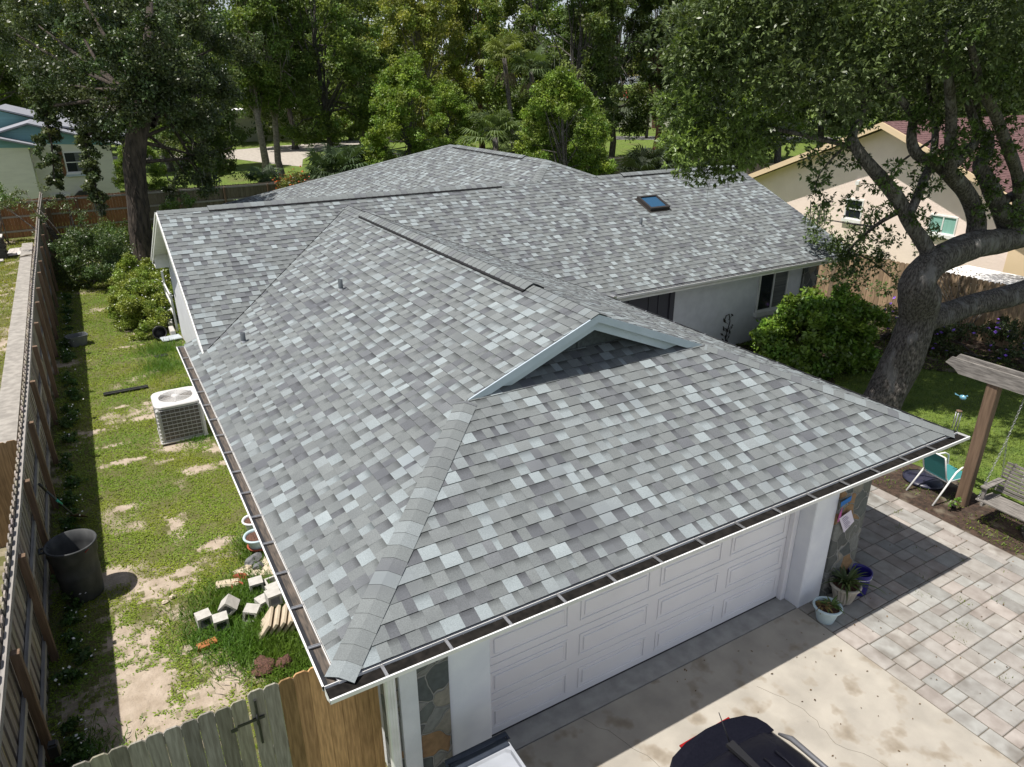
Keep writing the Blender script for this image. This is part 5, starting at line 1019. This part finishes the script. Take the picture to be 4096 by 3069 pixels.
for k, L_ in LB.items():
    pts = [Vector(p[:3]) for p in L_]; rr_ = [p[3] for p in L_]
    # smooth the path
    P_, Rr = [], []
    for i in range(len(pts)-1):
        p0, p1, p2, p3 = pts[max(i-1,0)], pts[i], pts[i+1], pts[min(i+2,len(pts)-1)]
        for s in range(3):
            t = s/3; P_.append(.5*((2*p1)+(p2-p0)*t+(2*p0-5*p1+4*p2-p3)*t*t+(3*p1-p0-3*p2+p3)*t**3)); Rr.append(rr_[i]*(1-t)+rr_[i+1]*t)
    P_.append(pts[-1]); Rr.append(rr_[-1]); q.tube(P_, Rr, 20 if k in ('trunk','b') else (12 if k[0] == 'l' else 6), wob=.22)
T.part(q, "trunk", "bark")
CAN = [(8.8+.9,5.9,8.4,.7),(10.8,6.6,8.6,.86),(10.8,5.9,8.6,.81),(12.3,6.3,8.8,1.1),(12.7,5.4,8.7,.84),(13.3,5.5,8.8,.86),(15.3,5.7,8.5,.95),(15.5,5.0,8.7,.8),(19.4,6.2,8.6,.81),(9.9,6.8,8.1,1.0),(10.2,6.1,8.0,1.0),(11.8,6.4,8.3,1.0),(11.6,5.6,8.1,1.07),(12.2,5.1,8.0,1.06),(14.7,5.8,8.3,1.07),(14.2,4.7,8.0,.86),(19.4,6.9,8.3,.84),(21.8,7.1,8.3,1.0),(9.7,6.6,7.6,.9),(10.3,6.4,7.7,1.0),(11.9,6.6,7.8,1.0),(13.0,6.4,7.8,.77),(11.8,4.7,7.7,1.06),(15.6,6.7,7.7,.84),(15.1,5.3,7.3,1.0),(15.0,4.5,7.5,.99),(15.7,4.1,7.3,1.01),(10.7,6.9,7.2,.8),(10.4,5.6,7.1,.77),(10.6,5.0,7.2,.8),(11.5,4.6,7.0,.87),(15.3,6.5,7.1,1.01),(18.3,6.8,6.7,1.0),(18.4,6.1,7.0,.86),(21.1,6.8,6.8,.79),
 (13.2,5.2,7.1,.7),(13.8,5.6,7.6,.8),(16.6,5.4,7.5,.9),(17.4,5.8,8.2,.9),(17.0,6.4,6.9,.7),(19.6,5.6,7.3,.8),(20.4,6.4,7.7,.9),(17.6,5.0,8.7,.9),(14.3,6.4,6.9,.6),(16.0,5.9,6.6,.5)]
LOBE = [(9.7,6.8,7.6,.5),(9.8,6.7,7.0,.45),(10.8,7.2,6.6,.47),(9.8,6.8,6.3,.5),(9.4,6.4,5.9,.48),(9.9,6.2,6.0,.43),(10.4,6.0,6.4,.45),(10.7,6.1,5.8,.5),(10.8,6.7,5.5,.52),(10.5,7.2,5.3,.42),(11.4,6.3,6.5,.51),(11.7,6.3,6.0,.5),(9.5,6.8,6.6,.52),(11.9,6.9,5.5,.35),(10.3,6.9,6.0,.5),(11.2,6.8,6.0,.5)]
LOW = [(12.9,6.1,5.5,.3),(12.4,5.5,5.2,.3),(12.4,5.3,4.8,.28),(12.7,5.4,5.7,.3),(14.5,5.5,4.9,.3),(15.5,5.5,4.5,.3),(16.6,6.9,3.8,.3),(16.1,6.8,3.2,.42),(15.6,6.6,2.8,.45),(17.5,7.1,2.5,.42),(16.9,6.5,3.3,.36),(17.4,7.5,1.9,.42),(18.7,7.5,1.4,.3),(15.3,6.8,2.5,.36),(19.2,6.9,2.7,.25),(19.7,7.0,3.1,.25),(13.3,5.3,4.6,.25),(15.5,6.9,3.1,.36),(16.9,8.7,3.3,.40),(17.3,9.0,3.5,.36),(17.1,8.3,2.8,.34),(16.6,8.5,3.0,.25),(14.9,5.9,3.7,.25),(15.2,4.9,5.4,.25),(14.3,4.5,5.2,.2),(16.4,4.8,5.6,.22),(17.0,4.5,5.3,.2)]
CAN += [(13.2,3.5,7.6,.8),(14.0,3.3,7.2,.75),(13.0,3.2,8.3,.9),(14.9,3.2,7.3,.8),(15.6,3.5,7.9,.9),(16.6,3.6,7.0,.8),(14.6,3.6,8.2,.9),(15.6,3.2,7.0,.55),(17.2,3.4,7.6,.9),(12.3,4.2,7.9,.8),(18.3,4.0,7.3,.9),(19.6,4.3,7.8,1.0),(17.8,3.6,8.5,.9)]
TOP_SHADE = [(10.2,2.6,9.6,.8),(11.4,.6,10.0,.8),(12.6,2.6,10.2,.9),(13.3,-.2,10.0,.7),(12.0,4.2,9.8,.9),(14.6,1.2,10.2,.9),(14.2,3.6,10.4,.9),(10.4,4.9,9.9,.8),(16.4,2.2,10.2,1),(9.4,-.4,9.8,.5),(13.0,-2.2,10,.8),(17.5,4.4,10,.9),(11.6,-1.6,9.6,.5),(15.5,-1,10,.8),(16.5,4.5,9.8,.9),(13.2,1.2,9.4,.9),(15.4,2.6,9.5,1),(12.6,3.6,9.2,.8),(17.4,1.0,9.8,1),(14.2,-.8,9.5,.8),(18.2,3,9.6,1),(11.9,1.9,9.5,.6),(16,-.2,9.5,.9)]  # unseen upper crown clumps above the view, added to dapple the lawn with shade
def sprays(clumps, per, seed, base, size):
    # whorled leaf sprays: several leaves fan out from one twig tip
    g_ = np.random.default_rng(seed); Vs = []; Cs = []
    for i, c in enumerate(clumps):
        n = int(per*c[3]**2); tips, d = clump_pts(c[:3], c[3], n, seed+i, .8, .25); k = 6
        for j in range(k):
            a = d+g_.normal(size=(n,3))*.75; a[:,2] -= .15; a /= np.linalg.norm(a,axis=1)[:,None]
            w = np.cross(a, g_.normal(size=(n,3))*.5+np.array([0,0,1.0])); w /= np.linalg.norm(w,axis=1)[:,None]; s = (size*g_.uniform(.7,1.25,n))[:,None]
            Vs.append(np.stack([tips, tips+a*s*.55+w*s*.19, tips+a*s, tips+a*s*.55-w*s*.19],1))
            Cs.append(np.array(base)*(g_.uniform(.65,1.4,(n,1)))*np.array([1,1,1])*(1+.25*math.sin(i*2.1)))
    return np.concatenate(Vs), np.concatenate(Cs)
gl_ = random.Random(17)
for k_ in ('l1','l2','l2b','l2c','l3','l4','l5','w6','w4','w1','l3b'):
    for p_ in LB[k_][1:]:
        for _ in range(2): LOW.append((p_[0]+gl_.uniform(-.35,.35), p_[1]+gl_.uniform(-.4,.1), p_[2]+gl_.uniform(-.25,.35), gl_.uniform(.13,.24)))
V1, C1 = sprays(CAN, 420, 100, (.10,.135,.050), .112); V2, C2 = sprays(LOBE, 600, 300, (.14,.20,.05), .118); V3, C3 = sprays(LOW, 560, 500, (.085,.130,.036), .10); V4, C4 = sprays(TOP_SHADE, 380, 700, (.05,.08,.026), .13)
C3 = C3*np.clip(np.random.default_rng(3).normal(1,.2,(len(C3),1)),.5,1.6)
T.adopt(quads("crown", np.concatenate([V1,V2,V3,V4]), np.concatenate([C1,C2,C3,C4]), "leaf"))
q = MB(); strands(q, [(12.5,5.4,4.7),(12.4,5.3,4.5),(10.8,6.9,5.2)], 14, .7, .015, 4, .25); T.part(q, "hanging_moss", "moss")["kind"] = "stuff"

# ------------------------------------------------------------------ palms
def fan(mb, p, d, size, g, col, n=18, droop=.35):
    # one fan leaf: petiole then radiating blades
    d = Vector(d).normalized(); side = d.cross(Vector((0,0,1)));
    if side.length < .05: side = Vector((1,0,0))
    side.normalize(); up_ = side.cross(d); e = Vector(p)+d*size*.9-Vector((0,0,droop*size*.35)); mb.tube([p, Vector(p)+d*size*.5, e], size*.012, 4, col=(col[0]*1.2,col[1]*1.1,col[2]))
    t = g.uniform(.7,1.3)
    for i in range(n):
        a = (i/(n-1)-.5)*3.6; b_ = d*math.cos(a)+side*math.sin(a); L_ = size*(.9-.25*abs(a)/1.8)*g.uniform(.85,1.1); w = size*.035
        q1 = e+b_*L_*.55+up_*.04*size; q2 = e+b_*L_-Vector((0,0,droop*L_*g.uniform(.5,1.3))); s = b_.cross(up_).normalized()*w
        mb.add([e, q1-s, q2, q1+s], [(0,1,2,3)], tuple(c*t for c in col))
def palm(name, base, h, n, size, seed, label, col=(.075,.115,.04), dead=6, group=None, lean=(0,0), trunkr=.16, cat="palm"):
    T = Thing(name, base, label, cat, group); g = random.Random(seed); top = Vector(base)+Vector((lean[0],lean[1],h))
    if h > .6: q = MB(); q.tube([Vector(base)-Vector((0,0,.1)),Vector(base)+Vector((lean[0]*.2,lean[1]*.2,h*.4)),top], [trunkr*1.2,trunkr,trunkr], 10, wob=.3); T.part(q, "trunk", "bark")
    q = MB()
    for i in range(n):
        a = i*2.399; el = math.sin(g.uniform(-.25,1.25)); fan(q, top, (math.cos(a)*(1.05-el*.6),math.sin(a)*(1.05-el*.6),el), size*g.uniform(.8,1.15), g, col)
    T.part(q, "fronds", "leaf_matte")
    if dead:
        q = MB()
        for i in range(dead): a = i*2.1+.5; fan(q, top-Vector((0,0,.1)), (math.cos(a)*.5,math.sin(a)*.5,-.9), size*.8, g, (.16,.13,.08), 12, .5)
        T.part(q, "dead_fronds", "leaf_matte")
    return T
palm("cabbage_palm", (27.3,43.6,0), 8.6, 26, 1.25, 1, "cabbage palm with drooping dead fronds, left of two", (.16,.19,.06), 12, "cabbage palms behind the roof", (-1.0,-.3))
palm("cabbage_palm", (28.6,42.2,0), 7.9, 24, 1.2, 2, "cabbage palm with a leaning slim trunk, right of two", (.09,.13,.05), 12, "cabbage palms behind the roof", (-.7,.2))
palm("cabbage_palm", (20.8,34.8,0), 4.0, 34, 1.35, 3, "short full palm with arching fronds behind the roof", (.10,.14,.05), 14)
palm("cabbage_palm", (22.3,35.4,0), 3.0, 26, 1.15, 31, "short palm half hidden by the round bright tree", (.11,.15,.05), 8)
palm("cabbage_palm", (65.1,73.2,0), 8.0, 20, 2.3, 4, "distant palm with golden fronds in the gap to the road", (.24,.21,.06), 8)
for i,(x,y,s,h,lb) in enumerate(((14.0,47.2,1.5,.9,"saw palmetto nearest the pale slim trunk"),(15.0,46.6,1.6,1.2,"big saw palmetto in front of the grey trunk"),(16.2,47.6,1.6,1.1,"saw palmetto right of the grey trunk"),(17.4,47.3,1.5,1.2,"saw palmetto at the middle of the clump right of the trunk"),(18.4,48.2,1.3,.8,"rightmost saw palmetto by the yellow-green bush"),(9.6,47.5,1.2,.5,"dark spiky palmetto at the lawn edge left of the pale trunks"),(28.9,30.7,1.5,1.4,"dark palmetto against the shaded back fence"),(29.8,31.3,1.4,1.8,"taller dark palmetto by the back fence gap"))):
    palm("saw_palmetto", (x,y,0), h, 26, s, 40+i, lb, (.060,.095,.045) if i < 6 else (.035,.05,.025), 0, "saw palmettos behind the house", (0,0), .12)

# ------------------------------------------------------------------ shrubs, flowers
def shrub(name, loc, clumps, label, cat="shrub", size=.07, per=900, base=MID, seed=1, matn="leaf", elong=2.2, stems=6, hollow=.3, flowers=None, group=None):
    T = Thing(name, loc, label, cat, group); g = random.Random(seed); q = MB()
    for i in range(stems):
        c = g.choice(clumps); q.tube([(loc[0]+g.uniform(-.25,.25),loc[1]+g.uniform(-.25,.25),-.05),((loc[0]+c[0])/2+g.uniform(-.1,.1),(loc[1]+c[1])/2,c[2]*.5),(c[0],c[1],c[2])], [.03,.022,.01], 5)
    T.part(q, "stems", "bark"); V, Cc = crown(clumps, size, per, base, seed, elong, .3, hollow, .85); T.adopt(quads("foliage", V, Cc, matn))
    if flowers:
        fm, nf_, fs = flowers; P_ = []; gg = np.random.default_rng(seed)
        for c in clumps: p_, d_ = clump_pts(c[:3], c[3]*1.08, max(2,int(nf_*c[3]**2)), seed+5, .85, .9); P_.append(p_[p_[:,2] > c[2]-.1])
        P_ = np.concatenate(P_); T.adopt(quads("flowers", np.concatenate([leaves(P_,fs,1.1,2.0,seed),leaves(P_,fs,1.1,2.0,seed+1)]), np.ones((2*len(P_),3)), fm))['kind'] = 'stuff'
    return T
def blob(cx,cy,cz,rx,ry,rz,n,r,seed):
    g = random.Random(seed); o = []
    for i in range(n):
        a, b_ = g.uniform(0,2*PI), math.acos(g.uniform(-.15,1)); k = g.uniform(.55,.95); o.append((cx+rx*k*math.sin(b_)*math.cos(a), cy+ry*k*math.sin(b_)*math.sin(a), max(.15,cz+rz*k*math.cos(b_)), r*g.uniform(.8,1.2)))
    return o
shrub("leafy_shrub", (15.0,7.2,0), blob(15.3,6.9,.35,2.2,1.35,1.5,64,.45,3)+[(13.7,6.9,.6,.4),(13.4,7.2,.9,.35),(16.4,7.0,.6,.4)], "large rounded glossy green shrub by the grey entry wall", size=.13, per=2600, base=(.12,.22,.03), seed=31, elong=1.9, hollow=.5)
shrub("hedge_shrub", (-.35,20.6,0), blob(-.35,20.3,.25,.85,2.1,.95,46,.38,5)+blob(-.1,22.9,.3,.9,1.2,1.3,20,.42,6)+blob(.25,20.6,.3,.4,1.6,1.1,16,.32,7)+blob(1.4,25,.4,.8,1.2,1.2,12,.5,8), "bushy green hedge with tiny white flowers by the left wall", cat="hedge", size=.06, per=7500, base=(.175,.245,.040), seed=33, elong=1.8, flowers=("petal_white",16,.05))
shrub("dense_shrub", (-1.5,26.6,0), blob(-1.4,26.6,.5,1.35,1.9,1.7,46,.55,8), "big dark shrub between the picket fence and the hedge", size=.085, per=1900, base=(.062,.105,.032), seed=35, flowers=None)
shrub("dense_shrub", (-.3,32.5,0), blob(-.6,33,.2,1.6,2.4,1.0,30,.5,9), "low green shrubs behind the big dark shrub, in front of the trunk", size=.09, per=1500, base=(.095,.155,.03), seed=36)
shrub("dense_shrub", (3.2,35.5,0), blob(3.0,35.6,.4,1.6,1.2,1.6,18,.5,10), "bright green bush right of the big left trunk by the back fence", size=.11, per=1200, base=(.10,.18,.03), seed=37)
shrub("dense_shrub", (5.6,36.8,0), blob(5.6,36.8,.2,1.2,.8,1.1,10,.45,12), "small bright bush against the grey part of the back fence", size=.11, per=1200, base=(.10,.18,.03), seed=38)
shrub("berry_bush", (9.3,37.6,0), blob(9.1,37.6,1.0,1.0,.8,1.6,16,.5,13), "bush with red-orange tips above the back fence", size=.10, per=1200, base=(.12,.15,.035), seed=39, flowers=("petal_orange",50,.11))
shrub("dense_shrub", (-1.9,30.5,0), [(-3.0,29.9,1.4,.4),(-2.9,30.2,2.0,.45),(-3.2,30.7,2.6,.45),(-3.6,31.1,2.9,.4),(-4.0,31.1,2.5,.5),(-2.4,30.2,2.6,.4),(-1.8,30.0,2.5,.5),(-2.5,30.7,3.2,.3),(-3.3,31.1,3.1,.3),(-4.5,31.3,2.9,.4),(-1.4,29.6,2.2,.5)], "thin leaning small tree with grey-green leaves over the fence", cat="tree", size=.09, per=950, base=(.10,.14,.055), seed=41, stems=14)
shrub("dense_shrub", (-4.9,37,0), blob(-5.2,37,1.6,1.0,.8,1.6,10,.5,14), "bright leafy bush at the left edge before the orange fence", size=.11, per=1200, base=(.09,.17,.03), seed=42)
shrub("petunia_bush", (18.6,7.2,0), blob(18.7,7.2,.25,1.3,.9,.75,16,.35,15), "bush of purple flowers left of the oak trunk by the fence", cat="flower bush", size=.08, per=1700, base=(.10,.14,.045), seed=43, flowers=("petal",45,.095), group="purple flower bushes")
shrub("petunia_bush", (19.6,4.6,0), blob(19.6,4.8,.25,1.5,2.0,.9,30,.4,16), "wide bank of purple flowers right of the oak trunk", cat="flower bush", size=.085, per=1600, base=(.055,.085,.028), seed=44, flowers=("petal",14,.09), group="purple flower bushes")
shrub("petunia_bush", (20.2,1.9,0), blob(20.3,1.8,.3,1.2,1.2,.9,16,.4,17), "pale purple-flowered bush at the right edge", cat="flower bush", size=.085, per=1600, base=(.13,.16,.06), seed=45, flowers=("petal",16,.09), group="purple flower bushes")
shrub("dark_leaf_shrub", (17.4,8.6,0), blob(17.5,8.5,.4,.8,.6,.8,10,.3,18), "thin dark-leaved shrub between the glossy shrub and the fence", size=.08, per=500, base=(.06,.055,.03), seed=46)
T = Thing("spider_plants", (13.2,4.6,0), "row of pale striped strap-leaved plants at the oak's foot", "plants")
for i,(x,y) in enumerate(((12.9,5.2),(13.3,4.9),(13.6,4.7),(13.0,5.8),(13.4,5.5))): strap_plant(T, (x,y,0), 26, .55, .04, 60+i, (.17,.22,.09), 1.2, .9, "leaf_tuft")
# bare twiggy shrub between the limbs
T = Thing("bare_shrub", (20.3,5.8,0), "bare twiggy shrub with a few reddish leaves behind the oak fork", "shrub"); q = MB(); g = random.Random(8); tips = []
for i in range(26):
    a = g.uniform(0,2*PI); l = g.uniform(.9,1.9); p = [(20.3,5.8,0),(20.3+math.cos(a)*l*.25,5.8+math.sin(a)*l*.3,l*.6),(20.3+math.cos(a)*l*.55,5.8+math.sin(a)*l*.7,l*1.15)]; q.tube(p,[.014,.009,.004],4); tips.append(p[2])
T.part(q, "stems", "bark_pale"); tp = np.repeat(np.array(tips),9,0)+np.random.default_rng(1).normal(size=(len(tips)*9,3))*.10; T.adopt(quads("foliage", leaves(tp,.08,1.8,.3,5), np.tile((.12,.09,.035),(len(tp),1)), "leaf"))

# ------------------------------------------------------------------ grass
def blades(pts, ln, wd, tilt, seed, zb=-.03):
    g = np.random.default_rng(seed); n = len(pts); a = g.uniform(0,2*PI,n); t = g.uniform(tilt[0],tilt[1],n); L_ = ln*g.uniform(.5,1.3,n); d = np.stack([np.cos(a)*np.cos(t),np.sin(a)*np.cos(t),np.sin(t)],1); s = np.stack([-np.sin(a),np.cos(a),np.zeros(n)],1)*(wd*g.uniform(.7,1.2,n))[:,None]
    b_ = np.column_stack([pts[:,0],pts[:,1],np.full(n,zb)]); m_ = b_+d*(L_*.5)[:,None]; e = b_+d*L_[:,None]; e[:,2] -= L_*.15
    return np.stack([b_, m_+s*.5, e, m_-s*.5],1)
def scatter(x0,x1,y0,y1,n,fn,seed,thr=0.0):
    g = np.random.default_rng(seed); P_ = np.column_stack([g.uniform(x0,x1,n),g.uniform(y0,y1,n)]); keep = []
    for x, y in P_:
        b_ = fn(x,y); keep.append(g.random() < min(1,max(0,(thr+.30-b_)/.5)))
    return P_[np.array(keep)]
Vs, Cs = [], []
def addg(P_, ln, wd, tilt, seed, base, var=.35):
    g = np.random.default_rng(seed); Vs.append(blades(P_,ln,wd,tilt,seed)); k = g.uniform(1-var,1+var,(len(P_),1)); y_ = np.array([.5+.9*nz(x,y,1.1,33) for x,y in P_])[:,None]
    Cs.append(np.array(base)*k*(1+np.clip(y_,0,1)*np.array([.35,.0,-.1])))
GR = (.175,.275,.034)
for (y0,y1,dn,ln,sd) in ((1.0,6,2500,.055,1),(6,10,2100,.06,2),(10,16,1500,.07,3),(16,26,800,.085,4),(26,38,350,.12,5)):
    P_ = scatter(-2.7,.7,y0,y1,int(3.4*(y1-y0)*dn),bare,sd); addg(P_[::2], ln, ln*.30, (.15,1.2), sd, GR); addg(P_[1::2], ln*.6, ln*.42, (.05,.5), sd+50, (.19,.31,.040))
g = np.random.default_rng(77)
for (cx_,cy_,rx,ry,n,ln) in ((-.35,4.7,.75,.6,2600,.20),(-.1,3.6,.6,.55,3000,.24),(.2,5.9,.35,.5,1000,.18),(-.75,4.1,.4,.4,900,.15),(.1,13.2,.5,.7,1500,.2),(-.2,15.6,.6,.8,1200,.2),(.1,12.1,.4,.4,600,.18),(.0,10.6,.3,.2,300,.14),(-.1,17.1,.6,.6,1200,.22),(-2.2,2.9,.3,.3,260,.15),(.2,3.0,.5,.4,1600,.2)):
    P_ = np.column_stack([g.normal(cx_,rx*.5,n),g.normal(cy_,ry*.5,n)]); P_ = P_[P_[:,0] < .72]; addg(P_, ln, .014, (.5,1.45), int(n), (.085,.185,.025), .3)
o = quads("lawn_grass", np.concatenate(Vs), np.concatenate(Cs), "blade"); tag(o, "short bright lawn with bare sandy patches in the side yard", "grass", kind="stuff")
# leafy weeds at the fence foot
cl = []; gg = random.Random(12)
for i in range(70):
    y = gg.uniform(1.6,25); cl.append((-2.5+abs(gg.gauss(0,.12)),y,.05,gg.uniform(.10,.22)))
V, Cc = crown(cl, .06, 6500, (.055,.115,.03), 91, 1.7, .3, .2, .9); tag(quads("fence_weeds", V, Cc, "leaf_matte"), "leafy weeds growing along the foot of the picket fence", "weeds", kind="stuff")
P_ = np.array([(c[0]+gg.uniform(-.15,.25),c[1]+gg.uniform(-.3,.3),.16+gg.uniform(0,.08)) for c in cl for _ in range(3)]); tag(quads("weed_flowers", leaves(P_,.035,1.1,2,3), np.ones((len(P_),3)), "petal_white"), "tiny white flowers scattered among the fence weeds", "flowers", kind="stuff")
# neighbour's lawn
Vs, Cs = [], []
for (y0,y1,dn,ln) in ((1.5,12,700,.06),(12,24,500,.08),(24,38,260,.12)):
    P_ = scatter(-7.0,-3.1,y0,y1,int(3.9*(y1-y0)*dn),bare_n,int(y1)); P_ = P_[(P_[:,0] < -3.6) | (P_[:,1] > 33)]; addg(P_, ln, ln*.35, (.1,1.2), int(y0)+9, (.195,.255,.04))
tag(quads("neighbour_grass", np.concatenate(Vs), np.concatenate(Cs), "blade"), "patchy sunlit grass of the next-door yard at the left", "grass", kind="stuff")
# lawn under the oak
Vs, Cs = [], []
def rl(x,y): return -1 if (x > 12.3+.5*nz(x,y,1,5)) else (.0+.8*nz(x,y,2.2,4)+.25)
P_ = scatter(10.9,20,-3,9,46000,rl,8); addg(P_, .075, .018, (.3,1.3), 8, (.11,.19,.028)); P_ = scatter(10.85,11.9,-3,2.6,2600,lambda x,y: .28+nz(x,y,1.6,8)*.9,81); addg(P_, .07, .015, (.3,1.3), 81, (.10,.16,.03))
tag(quads("shaded_grass", np.concatenate(Vs), np.concatenate(Cs), "blade"), "mottled green grass under the oak and swing", "grass", kind="stuff")
# weeds in the paver joints
Vs, Cs = [], []; g = np.random.default_rng(5)
for (x,y,n,s) in ((8.6,-.35,50,.06),(9.0,-.15,50,.06),(8.45,-1.05,70,.07),(8.95,-.8,60,.06),(8.1,-1.2,30,.05),(8.95,-1.75,140,.09),(8.7,-2.1,60,.06),(9.9,-.2,30,.05),(9.6,.3,25,.05),(9.9,.9,25,.05),(9.4,-1.0,30,.05),(10.2,-.7,30,.05),(10.3,1.2,30,.06),(9.35,.05,22,.04),(8.3,-2.0,40,.05),(9.8,-1.6,40,.06),(7.95,-1.9,25,.04),(9.3,-2.6,50,.07)):
    P_ = np.column_stack([g.normal(x,s,n),g.normal(y,s,n)]); addg(P_, .07, .012, (.2,1.3), int(abs(x*100+y*10)), (.13,.19,.04))
tag(quads("paver_weeds", np.concatenate(Vs), np.concatenate(Cs), "blade"), "small weed tufts sprouting between the pavers", "weeds", kind="stuff")
# fallen leaves and grit on drive, pavers and gutters
P_ = np.column_stack([g.uniform(4.2,10.6,260),g.uniform(-3.5,3,260),np.full(260,.012)]); P_ = P_[(P_[:,1] < .35) | (P_[:,0] > 8)]; V = leaves(P_,.035,1.8,3,6); V[:,:,2] = np.clip(V[:,:,2],.006,.02)
tag(quads("fallen_leaves", V, np.tile((.16,.10,.05),(len(P_),1))*g.uniform(.4,1.4,(len(P_),1)), "leaf_matte"), "scattered dry leaves on the drive and pavers", "fallen leaves", kind="stuff")
for (x,y,lb) in ((11.55,-.25,"small bright green sapling in the soil in front of the swing"),(11.25,.75,"tiny green sprout beside the wooden post")):
    shrub("seedling", (x,y,0), [(x,y,.12,.10),(x+.06,y-.02,.2,.07)], lb, cat="seedling", size=.06, per=3000, base=(.12,.25,.03), seed=int(x*10), stems=2)

# ------------------------------------------------------------------ distant wood
g = np.random.default_rng(21); ctr = []
for ring, (dist, hh) in enumerate(((100,16),(116,21),(134,27))):
    for k in range(34):
        b_ = -.25+1.75*k/33+g.uniform(-.02,.02)
        if ring < 2 and 1.5 < 0: continue
        for j in range(5): ctr.append((-1+dist*math.sin(b_)+g.normal()*2, -4.7+dist*math.cos(b_)+g.normal()*2, hh*(.12+.20*j)+g.normal()*1.2, g.uniform(2.4,3.6)))
gap = lambda c: .64 < math.atan2(c[0]+1,c[1]+4.7) < .74 and math.hypot(c[0],c[1]) < 118
ctr = [c for c in ctr if not gap(c)]
V, Cc = crown(ctr, .55, 42, (.075,.12,.035), 95, 1.4, .45, .3, .95); tag(quads("distant_wood", V, Cc, "leaf_matte"), "distant mass of trees closing the view behind everything", "wood", kind="stuff")
print("all done")
